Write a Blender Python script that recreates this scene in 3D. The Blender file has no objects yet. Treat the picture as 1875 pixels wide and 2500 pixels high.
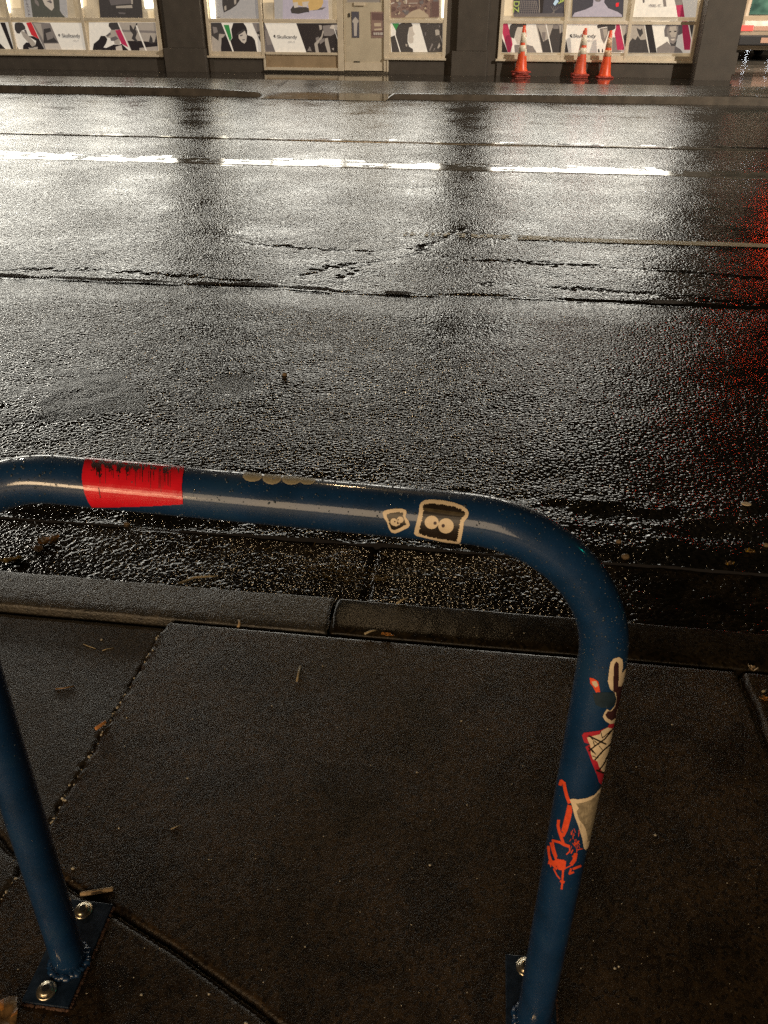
import bpy, bmesh, math, random
import numpy as np
from mathutils import Vector, Matrix
from mathutils.bvhtree import BVHTree

random.seed(7)
RS = np.random.RandomState(11)
scene = bpy.context.scene
COL = scene.collection

# ------------------------------------------------------------------ camera
FPX, PITCH, YAW, ROLL, CAMH = 1930.0, math.radians(32.8), math.radians(7.0), math.radians(.25), 1.40
fh = np.array([-math.sin(YAW), math.cos(YAW), 0.]); rt = np.array([math.cos(YAW), math.sin(YAW), 0.]); up3 = np.array([0, 0, 1.])
CF = fh * math.cos(PITCH) - up3 * math.sin(PITCH)
CU = fh * math.sin(PITCH) + up3 * math.cos(PITCH)
CR = rt * math.cos(ROLL) + CU * math.sin(ROLL)
CU = -rt * math.sin(ROLL) + CU * math.cos(ROLL)
CC = np.array([0, 0, CAMH])
def ray(x, y): return CF + CR * (x - 937.5) / FPX - CU * (y - 1250) / FPX
def gz(x, y, z=0.):
    r = ray(x, y); return CC + r * ((z - CAMH) / r[2])
def gy(x, y, Y):
    r = ray(x, y); return CC + r * (Y / r[1])
cam_data = bpy.data.cameras.new('camera'); cam = bpy.data.objects.new('camera', cam_data); COL.objects.link(cam)
cam.matrix_world = Matrix(((CR[0], CU[0], -CF[0], 0), (CR[1], CU[1], -CF[1], 0), (CR[2], CU[2], -CF[2], CAMH), (0, 0, 0, 1)))
cam_data.sensor_fit = 'VERTICAL'; cam_data.sensor_height = 24; cam_data.lens = FPX / 2500 * 24
cam_data.clip_start = .02; cam_data.clip_end = 600
scene.camera = cam

# ------------------------------------------------------------------ helpers
def tag(o, label=None, cat=None, group=None, kind=None):
    if label: o['label'] = label
    if cat: o['category'] = cat
    if group: o['group'] = group
    if kind: o['kind'] = kind
    return o
def empty(name, loc, rz=0, label=None, cat=None, group=None):
    o = bpy.data.objects.new(name, None); COL.objects.link(o); o.empty_display_size = .1
    o.location = loc; o.rotation_euler = (0, 0, rz)
    return tag(o, label, cat, group)
class MB:
    """collects vertices and faces, builds ONE mesh object"""
    def __init__(s): s.v = []; s.f = []; s.m = []
    def poly(s, pts, mi=0):
        b = len(s.v); s.v += [tuple(p) for p in pts]; s.f.append(list(range(b, b + len(pts)))); s.m.append(mi); return s
    def box(s, x0, x1, y0, y1, z0, z1, mi=0):
        b = len(s.v)
        s.v += [(x0,y0,z0),(x1,y0,z0),(x1,y1,z0),(x0,y1,z0),(x0,y0,z1),(x1,y0,z1),(x1,y1,z1),(x0,y1,z1)]
        for q in ((0,3,2,1),(4,5,6,7),(0,1,5,4),(1,2,6,5),(2,3,7,6),(3,0,4,7)):
            s.f.append([b + i for i in q]); s.m.append(mi)
        return s
    def lathe(s, prof, n=24, c=(0,0,0), mi=0, sq=None):
        """prof: list of (r, z); closed at both ends"""
        b = len(s.v)
        for r, z in prof:
            for i in range(n):
                a = 2 * math.pi * i / n
                s.v.append((c[0] + r * math.cos(a), c[1] + r * math.sin(a), c[2] + z))
        for k in range(len(prof) - 1):
            for i in range(n):
                j = (i + 1) % n
                s.f.append([b + k*n + i, b + k*n + j, b + (k+1)*n + j, b + (k+1)*n + i]); s.m.append(mi)
        s.f.append([b + i for i in range(n)][::-1]); s.m.append(mi)
        s.f.append([b + (len(prof)-1)*n + i for i in range(n)]); s.m.append(mi)
        return s
    def tube(s, pts, rad, n=10, mi=0):
        b = len(s.v); P = [Vector(p) for p in pts]
        rads = rad if isinstance(rad, (list, tuple)) else [rad] * len(P)
        side = None
        for k, p in enumerate(P):
            t = (P[min(k+1, len(P)-1)] - P[max(k-1, 0)]).normalized()
            if side is None:
                side = t.orthogonal().normalized()
            side = (side - t * side.dot(t)).normalized(); o2 = t.cross(side)
            for i in range(n):
                a = 2*math.pi*i/n
                s.v.append(tuple(p + (side*math.cos(a) + o2*math.sin(a)) * rads[k]))
        for k in range(len(P)-1):
            for i in range(n):
                j = (i+1) % n
                s.f.append([b+k*n+i, b+k*n+j, b+(k+1)*n+j, b+(k+1)*n+i]); s.m.append(mi)
        s.f.append([b+i for i in range(n)][::-1]); s.m.append(mi)
        s.f.append([b+(len(P)-1)*n+i for i in range(n)]); s.m.append(mi)
        return s
    def blob(s, c, r, seed=0, sub=2, rough=.25, mi=0):
        bm = bmesh.new(); bmesh.ops.create_icosphere(bm, subdivisions=sub, radius=1)
        rnd = random.Random(seed); b = len(s.v)
        for v in bm.verts:
            k = 1 + rough * (rnd.random() - .5) * 2
            s.v.append((c[0] + v.co.x*r[0]*k, c[1] + v.co.y*r[1]*k, c[2] + v.co.z*r[2]*k))
        for f in bm.faces:
            s.f.append([b + v.index for v in f.verts]); s.m.append(mi)
        bm.free(); return s
    def build(s, name, mats, parent=None, smooth=False, bevel=0, loc=None):
        me = bpy.data.meshes.new(name); me.from_pydata(s.v, [], s.f)
        if not isinstance(mats, (list, tuple)): mats = [mats]
        for m in mats: me.materials.append(m)
        me.polygons.foreach_set('material_index', s.m)
        if smooth: me.polygons.foreach_set('use_smooth', [True] * len(me.polygons))
        me.update()
        o = bpy.data.objects.new(name, me); COL.objects.link(o)
        if loc is not None:
            o.location = loc
        if parent is not None: o.parent = parent
        if bevel:
            bv = o.modifiers.new('bevel', 'BEVEL'); bv.width = bevel; bv.segments = 2; bv.limit_method = 'ANGLE'
        return o
def copy_tree(o, parent=None):
    c = o.copy(); COL.objects.link(c); c.parent = parent
    for ch in list(o.children): copy_tree(ch, c)
    return c

# ------------------------------------------------------------------ materials
def nodes(name):
    m = bpy.data.materials.new(name); m.use_nodes = True
    nt = m.node_tree; p = nt.nodes['Principled BSDF']
    return m, nt, p
def N(nt, t, **kw):
    n = nt.nodes.new(t)
    for k, v in kw.items():
        if k.startswith('i_'):
            n.inputs[k[2:].replace('_', ' ')].default_value = v
        else: setattr(n, k, v)
    return n
def ramp(nt, fac, stops):
    r = N(nt, 'ShaderNodeValToRGB'); e = r.color_ramp.elements
    while len(e) < len(stops): e.new(.5)
    for k, (pos, c) in enumerate(stops):
        e[k].position = pos; e[k].color = (*c, 1) if len(c) == 3 else c
    nt.links.new(fac, r.inputs['Fac']); return r
def coords(nt, scale=(1, 1, 1)):
    t = N(nt, 'ShaderNodeTexCoord'); mp = N(nt, 'ShaderNodeMapping'); mp.inputs['Scale'].default_value = scale
    nt.links.new(t.outputs['Object'], mp.inputs['Vector']); return mp.outputs['Vector']
def math_n(nt, op, a, b, clamp=False):
    n = N(nt, 'ShaderNodeMath', operation=op, use_clamp=clamp)
    for i, x in enumerate((a, b)):
        if isinstance(x, (int, float)): n.inputs[i].default_value = x
        else: nt.links.new(x, n.inputs[i])
    return n.outputs[0]
def plain(name, col, rough=.5, metal=0., var=.12, scale=25., bump=0., emit=None, es=0.):
    """a painted/solid surface with fine mottling of its colour and gloss"""
    m, nt, p = nodes(name); L = nt.links
    v = coords(nt); nz = N(nt, 'ShaderNodeTexNoise'); nz.inputs['Scale'].default_value = scale; nz.inputs['Detail'].default_value = 5
    L.new(v, nz.inputs['Vector'])
    r = ramp(nt, nz.outputs['Fac'], [(.25, tuple(c*(1-var) for c in col)), (.75, tuple(min(1, c*(1+var)) for c in col))])
    L.new(r.outputs['Color'], p.inputs['Base Color'])
    rr = math_n(nt, 'MULTIPLY_ADD', nz.outputs['Fac'], .2); rr.node.inputs[2].default_value = max(0, rough - .1)
    L.new(rr, p.inputs['Roughness']); p.inputs['Metallic'].default_value = metal
    if bump:
        b = N(nt, 'ShaderNodeBump'); b.inputs['Strength'].default_value = 1; b.inputs['Distance'].default_value = bump
        L.new(nz.outputs['Fac'], b.inputs['Height']); L.new(b.outputs['Normal'], p.inputs['Normal'])
    if emit:
        p.inputs['Emission Color'].default_value = (*emit, 1); p.inputs['Emission Strength'].default_value = es
    return m
def glow(name, col, s, var=0.):
    m, nt, p = nodes(name)
    p.inputs['Base Color'].default_value = (.3, .3, .3, 1)
    p.inputs['Emission Color'].default_value = (*col, 1); p.inputs['Emission Strength'].default_value = s
    if var:
        nz = N(nt, 'ShaderNodeTexNoise'); nz.inputs['Scale'].default_value = 3
        nt.links.new(coords(nt), nz.inputs['Vector'])
        mm = math_n(nt, 'MULTIPLY_ADD', nz.outputs['Fac'], 2*s*var); mm.node.inputs[2].default_value = s*(1-var)
        nt.links.new(mm, p.inputs['Emission Strength'])
    return m

def wet_ground(name, dark, light, stone, bump, r_lo, r_hi, fine=.35, wet_mask=None, spec=.5, stain=1.3, medw=1., domew=1., blot=.25, cs=2.3):
    """wet mineral surface: stones as Voronoi domes, fine grit, patchy water film"""
    m, nt, p = nodes(name); L = nt.links
    v = coords(nt)
    big = N(nt, 'ShaderNodeTexNoise'); big.inputs['Scale'].default_value = stain; big.inputs['Detail'].default_value = 6; L.new(v, big.inputs['Vector'])
    vs = coords(nt, (.25, 2.2, 1))
    streak = N(nt, 'ShaderNodeTexNoise'); streak.inputs['Scale'].default_value = 1.6; streak.inputs['Detail'].default_value = 5; L.new(vs, streak.inputs['Vector'])
    vo = N(nt, 'ShaderNodeTexVoronoi', feature='SMOOTH_F1'); vo.inputs['Scale'].default_value = stone; vo.inputs['Smoothness'].default_value = .12
    try: vo.inputs['Randomness'].default_value = 1
    except Exception: pass
    wp = N(nt, 'ShaderNodeTexNoise'); wp.inputs['Scale'].default_value = stone*.8; L.new(v, wp.inputs['Vector'])
    wv = N(nt, 'ShaderNodeVectorMath', operation='MULTIPLY_ADD'); L.new(wp.outputs['Color'], wv.inputs[0]); wv.inputs[1].default_value = (.5/stone,)*3; L.new(v, wv.inputs[2])
    L.new(wv.outputs[0], vo.inputs['Vector'])
    vo2 = N(nt, 'ShaderNodeTexVoronoi', feature='F1'); vo2.inputs['Scale'].default_value = stone*cs; L.new(v, vo2.inputs['Vector'])
    gr = N(nt, 'ShaderNodeTexNoise'); gr.inputs['Scale'].default_value = stone*3; gr.inputs['Detail'].default_value = 3; L.new(v, gr.inputs['Vector'])
    med = N(nt, 'ShaderNodeTexNoise'); med.inputs['Scale'].default_value = stone*.28; med.inputs['Detail'].default_value = 3; L.new(v, med.inputs['Vector'])
    # colour: stones of differing tone over stains
    c1 = ramp(nt, vo2.outputs['Color'], [(.1, dark), (.9, light)])
    c2 = ramp(nt, big.outputs['Fac'], [(.3, (.55, .55, .55)), (.7, (1.15, 1.12, 1.05))])
    mx = N(nt, 'ShaderNodeMix', data_type='RGBA', blend_type='MULTIPLY'); mx.inputs['Factor'].default_value = 1
    L.new(c1.outputs['Color'], mx.inputs['A']); L.new(c2.outputs['Color'], mx.inputs['B'])
    bl = N(nt, 'ShaderNodeTexNoise'); bl.inputs['Scale'].default_value = 6.5; bl.inputs['Detail'].default_value = 9; bl.inputs['Roughness'].default_value = .62; bl.inputs['Distortion'].default_value = .6; L.new(v, bl.inputs['Vector'])
    cb = ramp(nt, bl.outputs['Fac'], [(.40, (1-blot, 1-blot, 1-blot*1.05)), (.50, (1, 1, 1)), (.66, (1+blot*.6, 1+blot*.55, 1+blot*.4))])
    mb_ = N(nt, 'ShaderNodeMix', data_type='RGBA', blend_type='MULTIPLY'); mb_.inputs['Factor'].default_value = 1
    L.new(mx.outputs['Result'], mb_.inputs['A']); L.new(cb.outputs['Color'], mb_.inputs['B'])
    L.new(mb_.outputs['Result'], p.inputs['Base Color'])
    # gloss
    rs = math_n(nt, 'ADD', streak.outputs['Fac'], big.outputs['Fac']); rs = math_n(nt, 'ADD', rs, bl.outputs['Fac']); rs = math_n(nt, 'MULTIPLY', rs, 1/3)
    rr = N(nt, 'ShaderNodeMapRange'); rr.inputs['From Min'].default_value = .38; rr.inputs['From Max'].default_value = .62
    rr.inputs['To Min'].default_value = r_lo; rr.inputs['To Max'].default_value = r_hi; L.new(rs, rr.inputs['Value'])
    L.new(rr.outputs['Result'], p.inputs['Roughness'])
    p.inputs['Specular IOR Level'].default_value = spec
    # height
    h1 = math_n(nt, 'MULTIPLY', math_n(nt, 'MULTIPLY', vo.outputs['Distance'], vo.outputs['Distance']), -domew)
    h2 = math_n(nt, 'MULTIPLY', gr.outputs['Fac'], fine)
    h = math_n(nt, 'ADD', h1, h2)
    h3 = math_n(nt, 'MULTIPLY', med.outputs['Fac'], medw)
    h = math_n(nt, 'ADD', h, h3)
    amp = math_n(nt, 'MULTIPLY_ADD', big.outputs['Fac'], 2.2); amp.node.inputs[2].default_value = -.1
    h = math_n(nt, 'MULTIPLY', h, amp)
    b = N(nt, 'ShaderNodeBump'); b.inputs['Strength'].default_value = 1; b.inputs['Distance'].default_value = bump
    L.new(h, b.inputs['Height']); L.new(b.outputs['Normal'], p.inputs['Normal'])
    return m

M = {}
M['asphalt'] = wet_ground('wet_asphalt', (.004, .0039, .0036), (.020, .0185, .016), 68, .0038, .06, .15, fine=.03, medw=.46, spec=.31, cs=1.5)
M['patch'] = wet_ground('wet_asphalt_patch', (.004, .0038, .0035), (.013, .012, .0105), 110, .0020, .18, .32, fine=.2, medw=.7, spec=.24)
M['asphalt_far'] = wet_ground('wet_asphalt_worn', (.007, .0068, .0064), (.024, .0225, .0205), 54, .0032, .09, .22, fine=.03, medw=.40, spec=.42, cs=1.5)
M['gutter'] = wet_ground('wet_gutter_concrete', (.007, .005, .0026), (.040, .029, .016), 74, .0027, .09, .20, fine=.1, medw=.4, blot=.55, spec=.42, cs=1.2)
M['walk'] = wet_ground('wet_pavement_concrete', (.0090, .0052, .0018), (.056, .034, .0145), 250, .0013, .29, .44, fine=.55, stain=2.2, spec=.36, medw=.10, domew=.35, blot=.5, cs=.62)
M['walk_dry'] = wet_ground('damp_pavement_concrete', (.010, .0070, .004), (.044, .032, .020), 220, .0018, .38, .56, fine=.5, stain=2.2, spec=.5, medw=.15, domew=.5, blot=.4, cs=.62)
M['kerb'] = wet_ground('damp_kerb_concrete', (.018, .015, .011), (.058, .050, .038), 140, .0020, .36, .52, fine=.5, spec=.65, medw=.8, domew=.6, blot=.4, cs=.8)
M['kerb_wet'] = wet_ground('wet_kerb_concrete', (.007, .0054, .003), (.032, .024, .014), 170, .0006, .22, .36, fine=.5, spec=.16, medw=.5, domew=.5, blot=.5, cs=.8)
M['farwalk'] = wet_ground('wet_far_pavement', (.018, .016, .015), (.036, .031, .027), 30, .00015, .05, .13, fine=.2)
M['farkerb'] = wet_ground('wet_far_kerb', (.03, .027, .024), (.06, .054, .046), 40, .0016, .2, .34, fine=.2)
M['railbed'] = wet_ground('wet_rail_concrete', (.05, .046, .04), (.09, .085, .07), 40, .0014, .12, .28, fine=.1)
M['wetedge'] = plain('wet_worn_edge', (.05, .042, .032), .17, scale=60, var=.4, bump=.0008)
M['kerbface'] = plain('dirty_kerb_face', (.085, .066, .048), .55, scale=5, var=.5)
M['sidest'] = plain('wet_side_street', (.10, .095, .085), .2, scale=1.5, var=.35, bump=.0012)
M['rail'] = plain('wet_rail_steel', (.18, .16, .13), .13, .7, scale=6)
M['railbed'] = wet_ground('wet_rail_concrete', (.05, .046, .04), (.09, .085, .07), 40, .0002, .08, .16)
M['line'] = plain('worn_road_paint', (.72, .66, .50), .5, var=.25, scale=40, bump=.001)
M['puddle'] = plain('standing_water', (.012, .010, .008), .06, var=.05, scale=3)

# ------------------------------------------------------------------ value noise for relief
def vnoise(x, y, s, seed):
    r = np.random.RandomState(seed); T = r.rand(256, 256)
    u = x * s; v = y * s
    iu = np.floor(u).astype(int); iv = np.floor(v).astype(int); fu = u - iu; fv = v - iv
    fu = fu*fu*(3-2*fu); fv = fv*fv*(3-2*fv)
    a = T[iu % 256, iv % 256]; b = T[(iu+1) % 256, iv % 256]; c = T[iu % 256, (iv+1) % 256]; d = T[(iu+1) % 256, (iv+1) % 256]
    return (a*(1-fu)+b*fu)*(1-fv) + (c*(1-fu)+d*fu)*fv - .5
def fbm(x, y, s, seed, o=4):
    z = 0
    for k in range(o): z = z + vnoise(x, y, s*2**k, seed+k) / 2**k
    return z
def lines(*segs):
    out = []
    for a, b, st in segs:
        n = max(1, int(round((b-a)/st))); out += list(np.linspace(a, b, n, endpoint=False))
    out.append(segs[-1][1]); return np.array(out)
def sheet(name, xs, ys, fn, mats, mat_fn=None, kind='structure'):
    X, Y = np.meshgrid(xs, ys); Z = fn(X, Y)
    nx, ny = len(xs), len(ys)
    co = np.stack([X, Y, Z], -1).reshape(-1, 3).astype(np.float32)
    i = np.arange(nx*ny).reshape(ny, nx)
    q = np.stack([i[:-1, :-1], i[:-1, 1:], i[1:, 1:], i[1:, :-1]], -1).reshape(-1, 4)
    me = bpy.data.meshes.new(name)
    me.vertices.add(len(co)); me.vertices.foreach_set('co', co.ravel())
    me.loops.add(q.size); me.loops.foreach_set('vertex_index', q.ravel().astype(np.int32))
    me.polygons.add(len(q)); me.polygons.foreach_set('loop_start', (np.arange(len(q))*4).astype(np.int32))
    for m in mats: me.materials.append(m)
    if mat_fn is not None:
        xc = (xs[:-1]+xs[1:])/2; yc = (ys[:-1]+ys[1:])/2; XC, YC = np.meshgrid(xc, yc)
        me.polygons.foreach_set('material_index', mat_fn(XC, YC).ravel().astype(np.int32))
    me.polygons.foreach_set('use_smooth', np.ones(len(q), bool))
    me.update(calc_edges=True); me.validate()
    o = bpy.data.objects.new(name, me); COL.objects.link(o); o['kind'] = kind
    return o
def seg_dist(X, Y, pts, wob=0., seed=3):
    if wob:
        X = X + wob*vnoise(X, Y, 28, seed)*2; Y = Y + wob*vnoise(X+9, Y, 28, seed+1)*2
    d = np.full(X.shape, 1e9)
    for (ax, ay), (bx, by) in zip(pts, pts[1:]):
        L2 = (bx-ax)**2 + (by-ay)**2
        t = np.clip(((X-ax)*(bx-ax) + (Y-ay)*(by-ay))/L2, 0, 1)
        d = np.minimum(d, np.hypot(X-ax-t*(bx-ax), Y-ay-t*(by-ay)))
    return d

# ------------------------------------------------------------------ near pavement
JL = [(-.775, 1.62), (-.79, 1.2), (-.797, .919), (-.808, .753), (-.82, .3), (-.83, -3)]
JR = [(.705, 1.62), (.712, 1.4), (.735, .6), (.75, -3)]
CRK = [(-1.2, 1.02), (-.881, .875), (-.857, .858), (-.80, .83), (-.70, .795), (-.58, .749), (-.45, .698), (-.309, .634), (.0, .49), (.5, .30), (.74, .2)]
def walk_z(X, Y):
    z = .0028*fbm(X, Y, 3, 21, 2) + .0005*fbm(X, Y, 60, 31, 3)
    xl = np.interp(-Y, [-1.62, -1.2, -.919, -.753, -.3, 3], [-.775, -.79, -.797, -.808, -.82, -.83])
    left = X < xl
    z = z - np.where(left, .008 + .016*np.clip((Y-.7)/.8, 0, 1), 0)
    d = seg_dist(X, Y, JL, .004); z = z - .012*np.exp(-(d/.0056)**4) - .0025*np.exp(-d/.005)
    z = z + .006*np.exp(-(d/.009)**2)*np.clip(fbm(X, Y, 70, 77, 2)*3, -1, 1)
    d = seg_dist(X, Y, JR, .004); z = z - .02*np.exp(-(d/.008)**4) - .004*np.exp(-d/.008)
    d = seg_dist(X, Y, CRK, .0016); z = z - .010*np.exp(-(d/.0066)**4) - .002*np.exp(-d/.006)
    # rounded slab edge along the kerb
    e = np.clip(1.548 - Y, 0, 1); z = z - .010*np.exp(-(e/.006)**1.2)
    z = z - .010*np.clip(Y-1.0, -1, .6)*0
    return z
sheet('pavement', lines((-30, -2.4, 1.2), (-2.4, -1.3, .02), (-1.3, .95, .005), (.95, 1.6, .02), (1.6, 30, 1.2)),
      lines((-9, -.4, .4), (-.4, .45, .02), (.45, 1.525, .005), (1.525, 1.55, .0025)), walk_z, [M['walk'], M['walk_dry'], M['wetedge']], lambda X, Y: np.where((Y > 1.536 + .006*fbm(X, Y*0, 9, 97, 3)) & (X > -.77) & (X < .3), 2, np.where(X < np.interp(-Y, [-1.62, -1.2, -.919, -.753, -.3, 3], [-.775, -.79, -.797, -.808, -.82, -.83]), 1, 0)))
# kerb: two runs of stone with an open joint; cross-section swept along the street
def kerb_run(x0, x1):
    xs = lines((x0, x0+.02, .004), (x0+.02, x1-.02, .03), (x1-.02, x1, .004)) if x1-x0 < 3 else (
         lines((x0, -2.4, 2.), (-2.4, x1-.03, .012), (x1-.03, x1, .003)) if x0 < -5 else lines((x0, x0+.03, .003), (x0+.03, 1.6, .012), (1.6, x1, 2.)))
    prof = [(1.556, -.06), (1.556, -.010), (1.558, -.004), (1.563, -.0005), (1.59, .0015), (1.62, .002), (1.65, .002), (1.675, .001)]
    for a in np.linspace(0, math.pi/2, 6): prof.append((1.692 + .008*math.sin(a), -.0075 + .008*math.cos(a)))
    prof += [(1.701, -.05), (1.703, -.09), (1.705, -.17)]
    prof = np.array(prof)
    n = len(prof); P = []
    for k, x in enumerate(xs):
        e = min(x-x0, x1-x); rnd = .006*math.exp(-e/.004)
        yy = prof[:, 0].copy(); zz = prof[:, 1].copy()
        xx = np.full(n, x)
        wob = .0016*fbm(xx*1., yy, 14, 5, 3) + .0012*fbm(xx, yy*1.5, 60, 8, 3)
        zz = zz + wob*(zz > -.04) - rnd*(zz > -.03)
        yy = yy + .004*fbm(xx, zz*3, 9, 15, 3)*(yy > 1.66)
        xx = xx + (.006*math.exp(-e/.02))*fbm(xx*0+3, yy, 40, 19, 2)*2
        P.append(np.stack([xx, yy, zz], -1))
    return np.array(P)
mb = MB()
for x0, x1 in ((-30, -.345), (-.3375, 30)):
    P = kerb_run(x0, x1); nx, n = P.shape[:2]; b = len(mb.v)
    mb.v += [tuple(p) for p in P.reshape(-1, 3)]
    for i in range(nx-1):
        for j in range(n-1):
            mb.f.append([b+i*n+j, b+(i+1)*n+j, b+(i+1)*n+j+1, b+i*n+j+1]); mb.m.append(0 if x0 < -1 else (2 if 8 <= j <= 12 and P[i, 0, 0] < .5 else 1))
    for i in (0, nx-1):
        mb.f.append([b+i*n+j for j in range(n)]); mb.m.append(0)
o = mb.build('kerb', [M['kerb'], M['kerb_wet'], M['wetedge']], smooth=True); o['kind'] = 'structure'
# dirt bed under the open joints
o = MB().box(-30, 30, 1.40, 1.6, -.12, -.045).build('joint_bed', M['gutter']); o['kind'] = 'structure'

# gutter pan
def gut_z(X, Y):
    z = -.138 + .012*(Y-1.72)/.42 + .0035*fbm(X, Y, 9, 41, 4) + .0014*fbm(X, Y, 60, 43, 2)
    d = np.abs(X + .285 + .01*fbm(X, Y, 12, 47, 2)); z = z - .012*np.exp(-(d/.009)**4)*(Y > 1.7)
    e = np.clip(2.150 - Y, 0, 1); z = z - .012*np.exp(-(e/.010)**1.5) + .006*fbm(X, Y, 25, 49, 3)*np.exp(-e/.02)
    return z
sheet('gutter', lines((-30, -2.4, 1.2), (-2.4, 1.5, .01), (1.5, 30, 1.2)), lines((1.69, 2.13, .008), (2.13, 2.15, .004)), gut_z, [M['gutter']])

# ------------------------------------------------------------------ road
SEAM = lambda X: 4.90 + .05*fbm(X, X*0, 1.4, 51, 4) + .02*np.sin(X*1.7)
RAILS = [(9.22, 9.72), (11.10, 11.42)]
def road_z(X, Y):
    z = -.134 + .008*fbm(X, Y, .9, 61, 3) + .0045*fbm(X, Y, 5, 66, 3)*np.clip(1.3-(Y-5)/6, .25, 1)
    s = SEAM(X)
    z = z + .008*fbm(X*.3, Y*1.2, .8, 64, 3)
    near = 1/(1+np.exp((Y-s)/.006))
    z = z + near*(.022 - .036*np.clip((Y-s+.5)/.5, 0, 1)**1.8) + (1-near)*(-.006 + .012*np.clip((Y-s)/1.1, 0, 1))   # overlay dips to its edge, old surface rises behind
    z = z - .010*np.exp(-((Y-s-.03)/.022)**2)*np.clip(.75+1.6*fbm(X, X*0, 2.3, 58, 4), .1, 1.3)
    # old cracked surface behind the seam
    for k, pts in enumerate(CRACKS):
        d = seg_dist(X, Y, pts, .05, 90+k); z = z - .0062*np.exp(-(d/.02)**2)*np.clip(1+1.6*fbm(X, Y, 3, 95, 3), .35, 1.8)
    z = z + .028*np.clip(np.minimum((Y-6.45)/1.75, (9.15-Y)/.95), 0, 1)**.9*(1+.3*fbm(X, Y*0, .4, 99, 2))
    # patched hollow in the near lane
    q = ((X+1.80)/.40)**2 + ((Y-3.10)/.27)**2 + .5*fbm(X, Y, 5, 71, 3)
    z = z + .007*np.exp(-q**2)*(1+.7*fbm(X, Y, 11, 72, 3))
    q = ((X+1.12)/.15)**2 + ((Y-3.32)/.14)**2 + .5*fbm(X, Y, 6, 73, 3)
    z = z - .006*np.exp(-q**2)
    z = z - .02*np.exp(-((Y-2.17)/.05)**2)*(.6+fbm(X, Y, 4, 75, 3)*1.2)
    # ridges right of the rack by the gutter
    z = z + .010*np.clip(fbm(X, Y*2.2, 6, 79, 3)*2, -1, 1)*np.exp(-((Y-2.38)/.16)**2)
    for a, b in RAILS:
        t = (Y-a)/(b-a); inn = (t > 0) & (t < 1)
        z = np.where(inn, -.132 + .022*(Y-(a+b)/2), z)
    z = np.where(Y > 16.2, z - .02*np.clip((Y-16.2)/.5, 0, 1), z)
    return z
def gp(pts, z=-.13): return [tuple(gz(x, y, z)[:2]) for x, y in pts]
CRACKS = [gp([(560, 590), (700, 602), (850, 612), (940, 616), (1030, 602), (1080, 585), (1130, 560)]),
          gp([(905, 640), (985, 630), (1030, 615), (1035, 598)]), gp([(830, 672), (905, 640)]), gp([(740, 670), (800, 650), (890, 640)]),
          gp([(1180, 690), (1400, 700), (1600, 716), (1875, 742)]), gp([(1040, 625), (1300, 640), (1500, 652), (1875, 680)]), gp([(0, 655), (200, 655), (420, 668), (600, 680)])]
def road_mat(X, Y):
    m = np.where(Y > SEAM(X), 1, 0)
    q = np.minimum(((X+1.80)/.40)**2 + ((Y-3.10)/.27)**2 + 1.8*fbm(X, Y, 5, 71, 5), ((X+1.12)/.15)**2 + ((Y-3.32)/.14)**2 + 1.6*fbm(X, Y, 6, 73, 5))
    m = np.where((q < .8) & (Y < 4), 3, m)
    Y = Y + .10*fbm(X*.4, Y*2, 1.6, 83, 4)
    for k, (a, b) in enumerate(RAILS):
        t = (Y-a)/(b-a); m = np.where((t > 0) & (t < 1) & (fbm(X*3, Y*9, 1.5, 87, 4) > -.50 + .75*t), 2, m)
    return m
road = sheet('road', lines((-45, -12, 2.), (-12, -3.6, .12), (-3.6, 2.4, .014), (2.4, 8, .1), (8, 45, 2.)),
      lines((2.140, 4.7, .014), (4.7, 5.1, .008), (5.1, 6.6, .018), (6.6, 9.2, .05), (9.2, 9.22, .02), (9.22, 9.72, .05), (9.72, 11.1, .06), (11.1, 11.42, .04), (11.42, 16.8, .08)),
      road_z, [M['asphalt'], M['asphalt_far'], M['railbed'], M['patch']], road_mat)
pm_ = MB(); rq = random.Random(31)
for x0_, x1_ in ((-3.25, -2.98), (-2.9, -1.95), (-1.86, -1.7), (-1.62, -1.30), (-1.22, -.92), (-.62, -.42), (.95, 1.28)):
    n_ = 14; up_, lo_ = [], []
    for k in range(n_+1):
        x = x0_+(x1_-x0_)*k/n_; s0 = float(SEAM(np.array([x]))[0]); w_ = (.030+.014*rq.random())*min(1, 5*k/n_+.1, 5*(n_-k)/n_+.1)
        up_.append((x, s0+.03+w_, -.1345)); lo_.append((x, s0+.03-w_*.8, -.1345))
    pm_.poly(lo_+up_[::-1])
o = pm_.build('seam_puddle', M['puddle']); o['kind'] = 'structure'
# rails: polished heads with flange groove
for k, (y0, dy) in enumerate(((9.30, 1), (11.19, 1))):
    m_ = MB()
    m_.box(-45, 45, y0, y0+.07, -.16, -.1255 if k else -.1335)
    o = m_.build('tram_rail', M['rail'], bevel=.006)
    tag(o, 'steel tram rail nearer to the shopfront, flush in the wet road' if k else 'steel tram rail nearer to the bike rack, flush in the wet road', 'rail', 'tram rails in the road')
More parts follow.
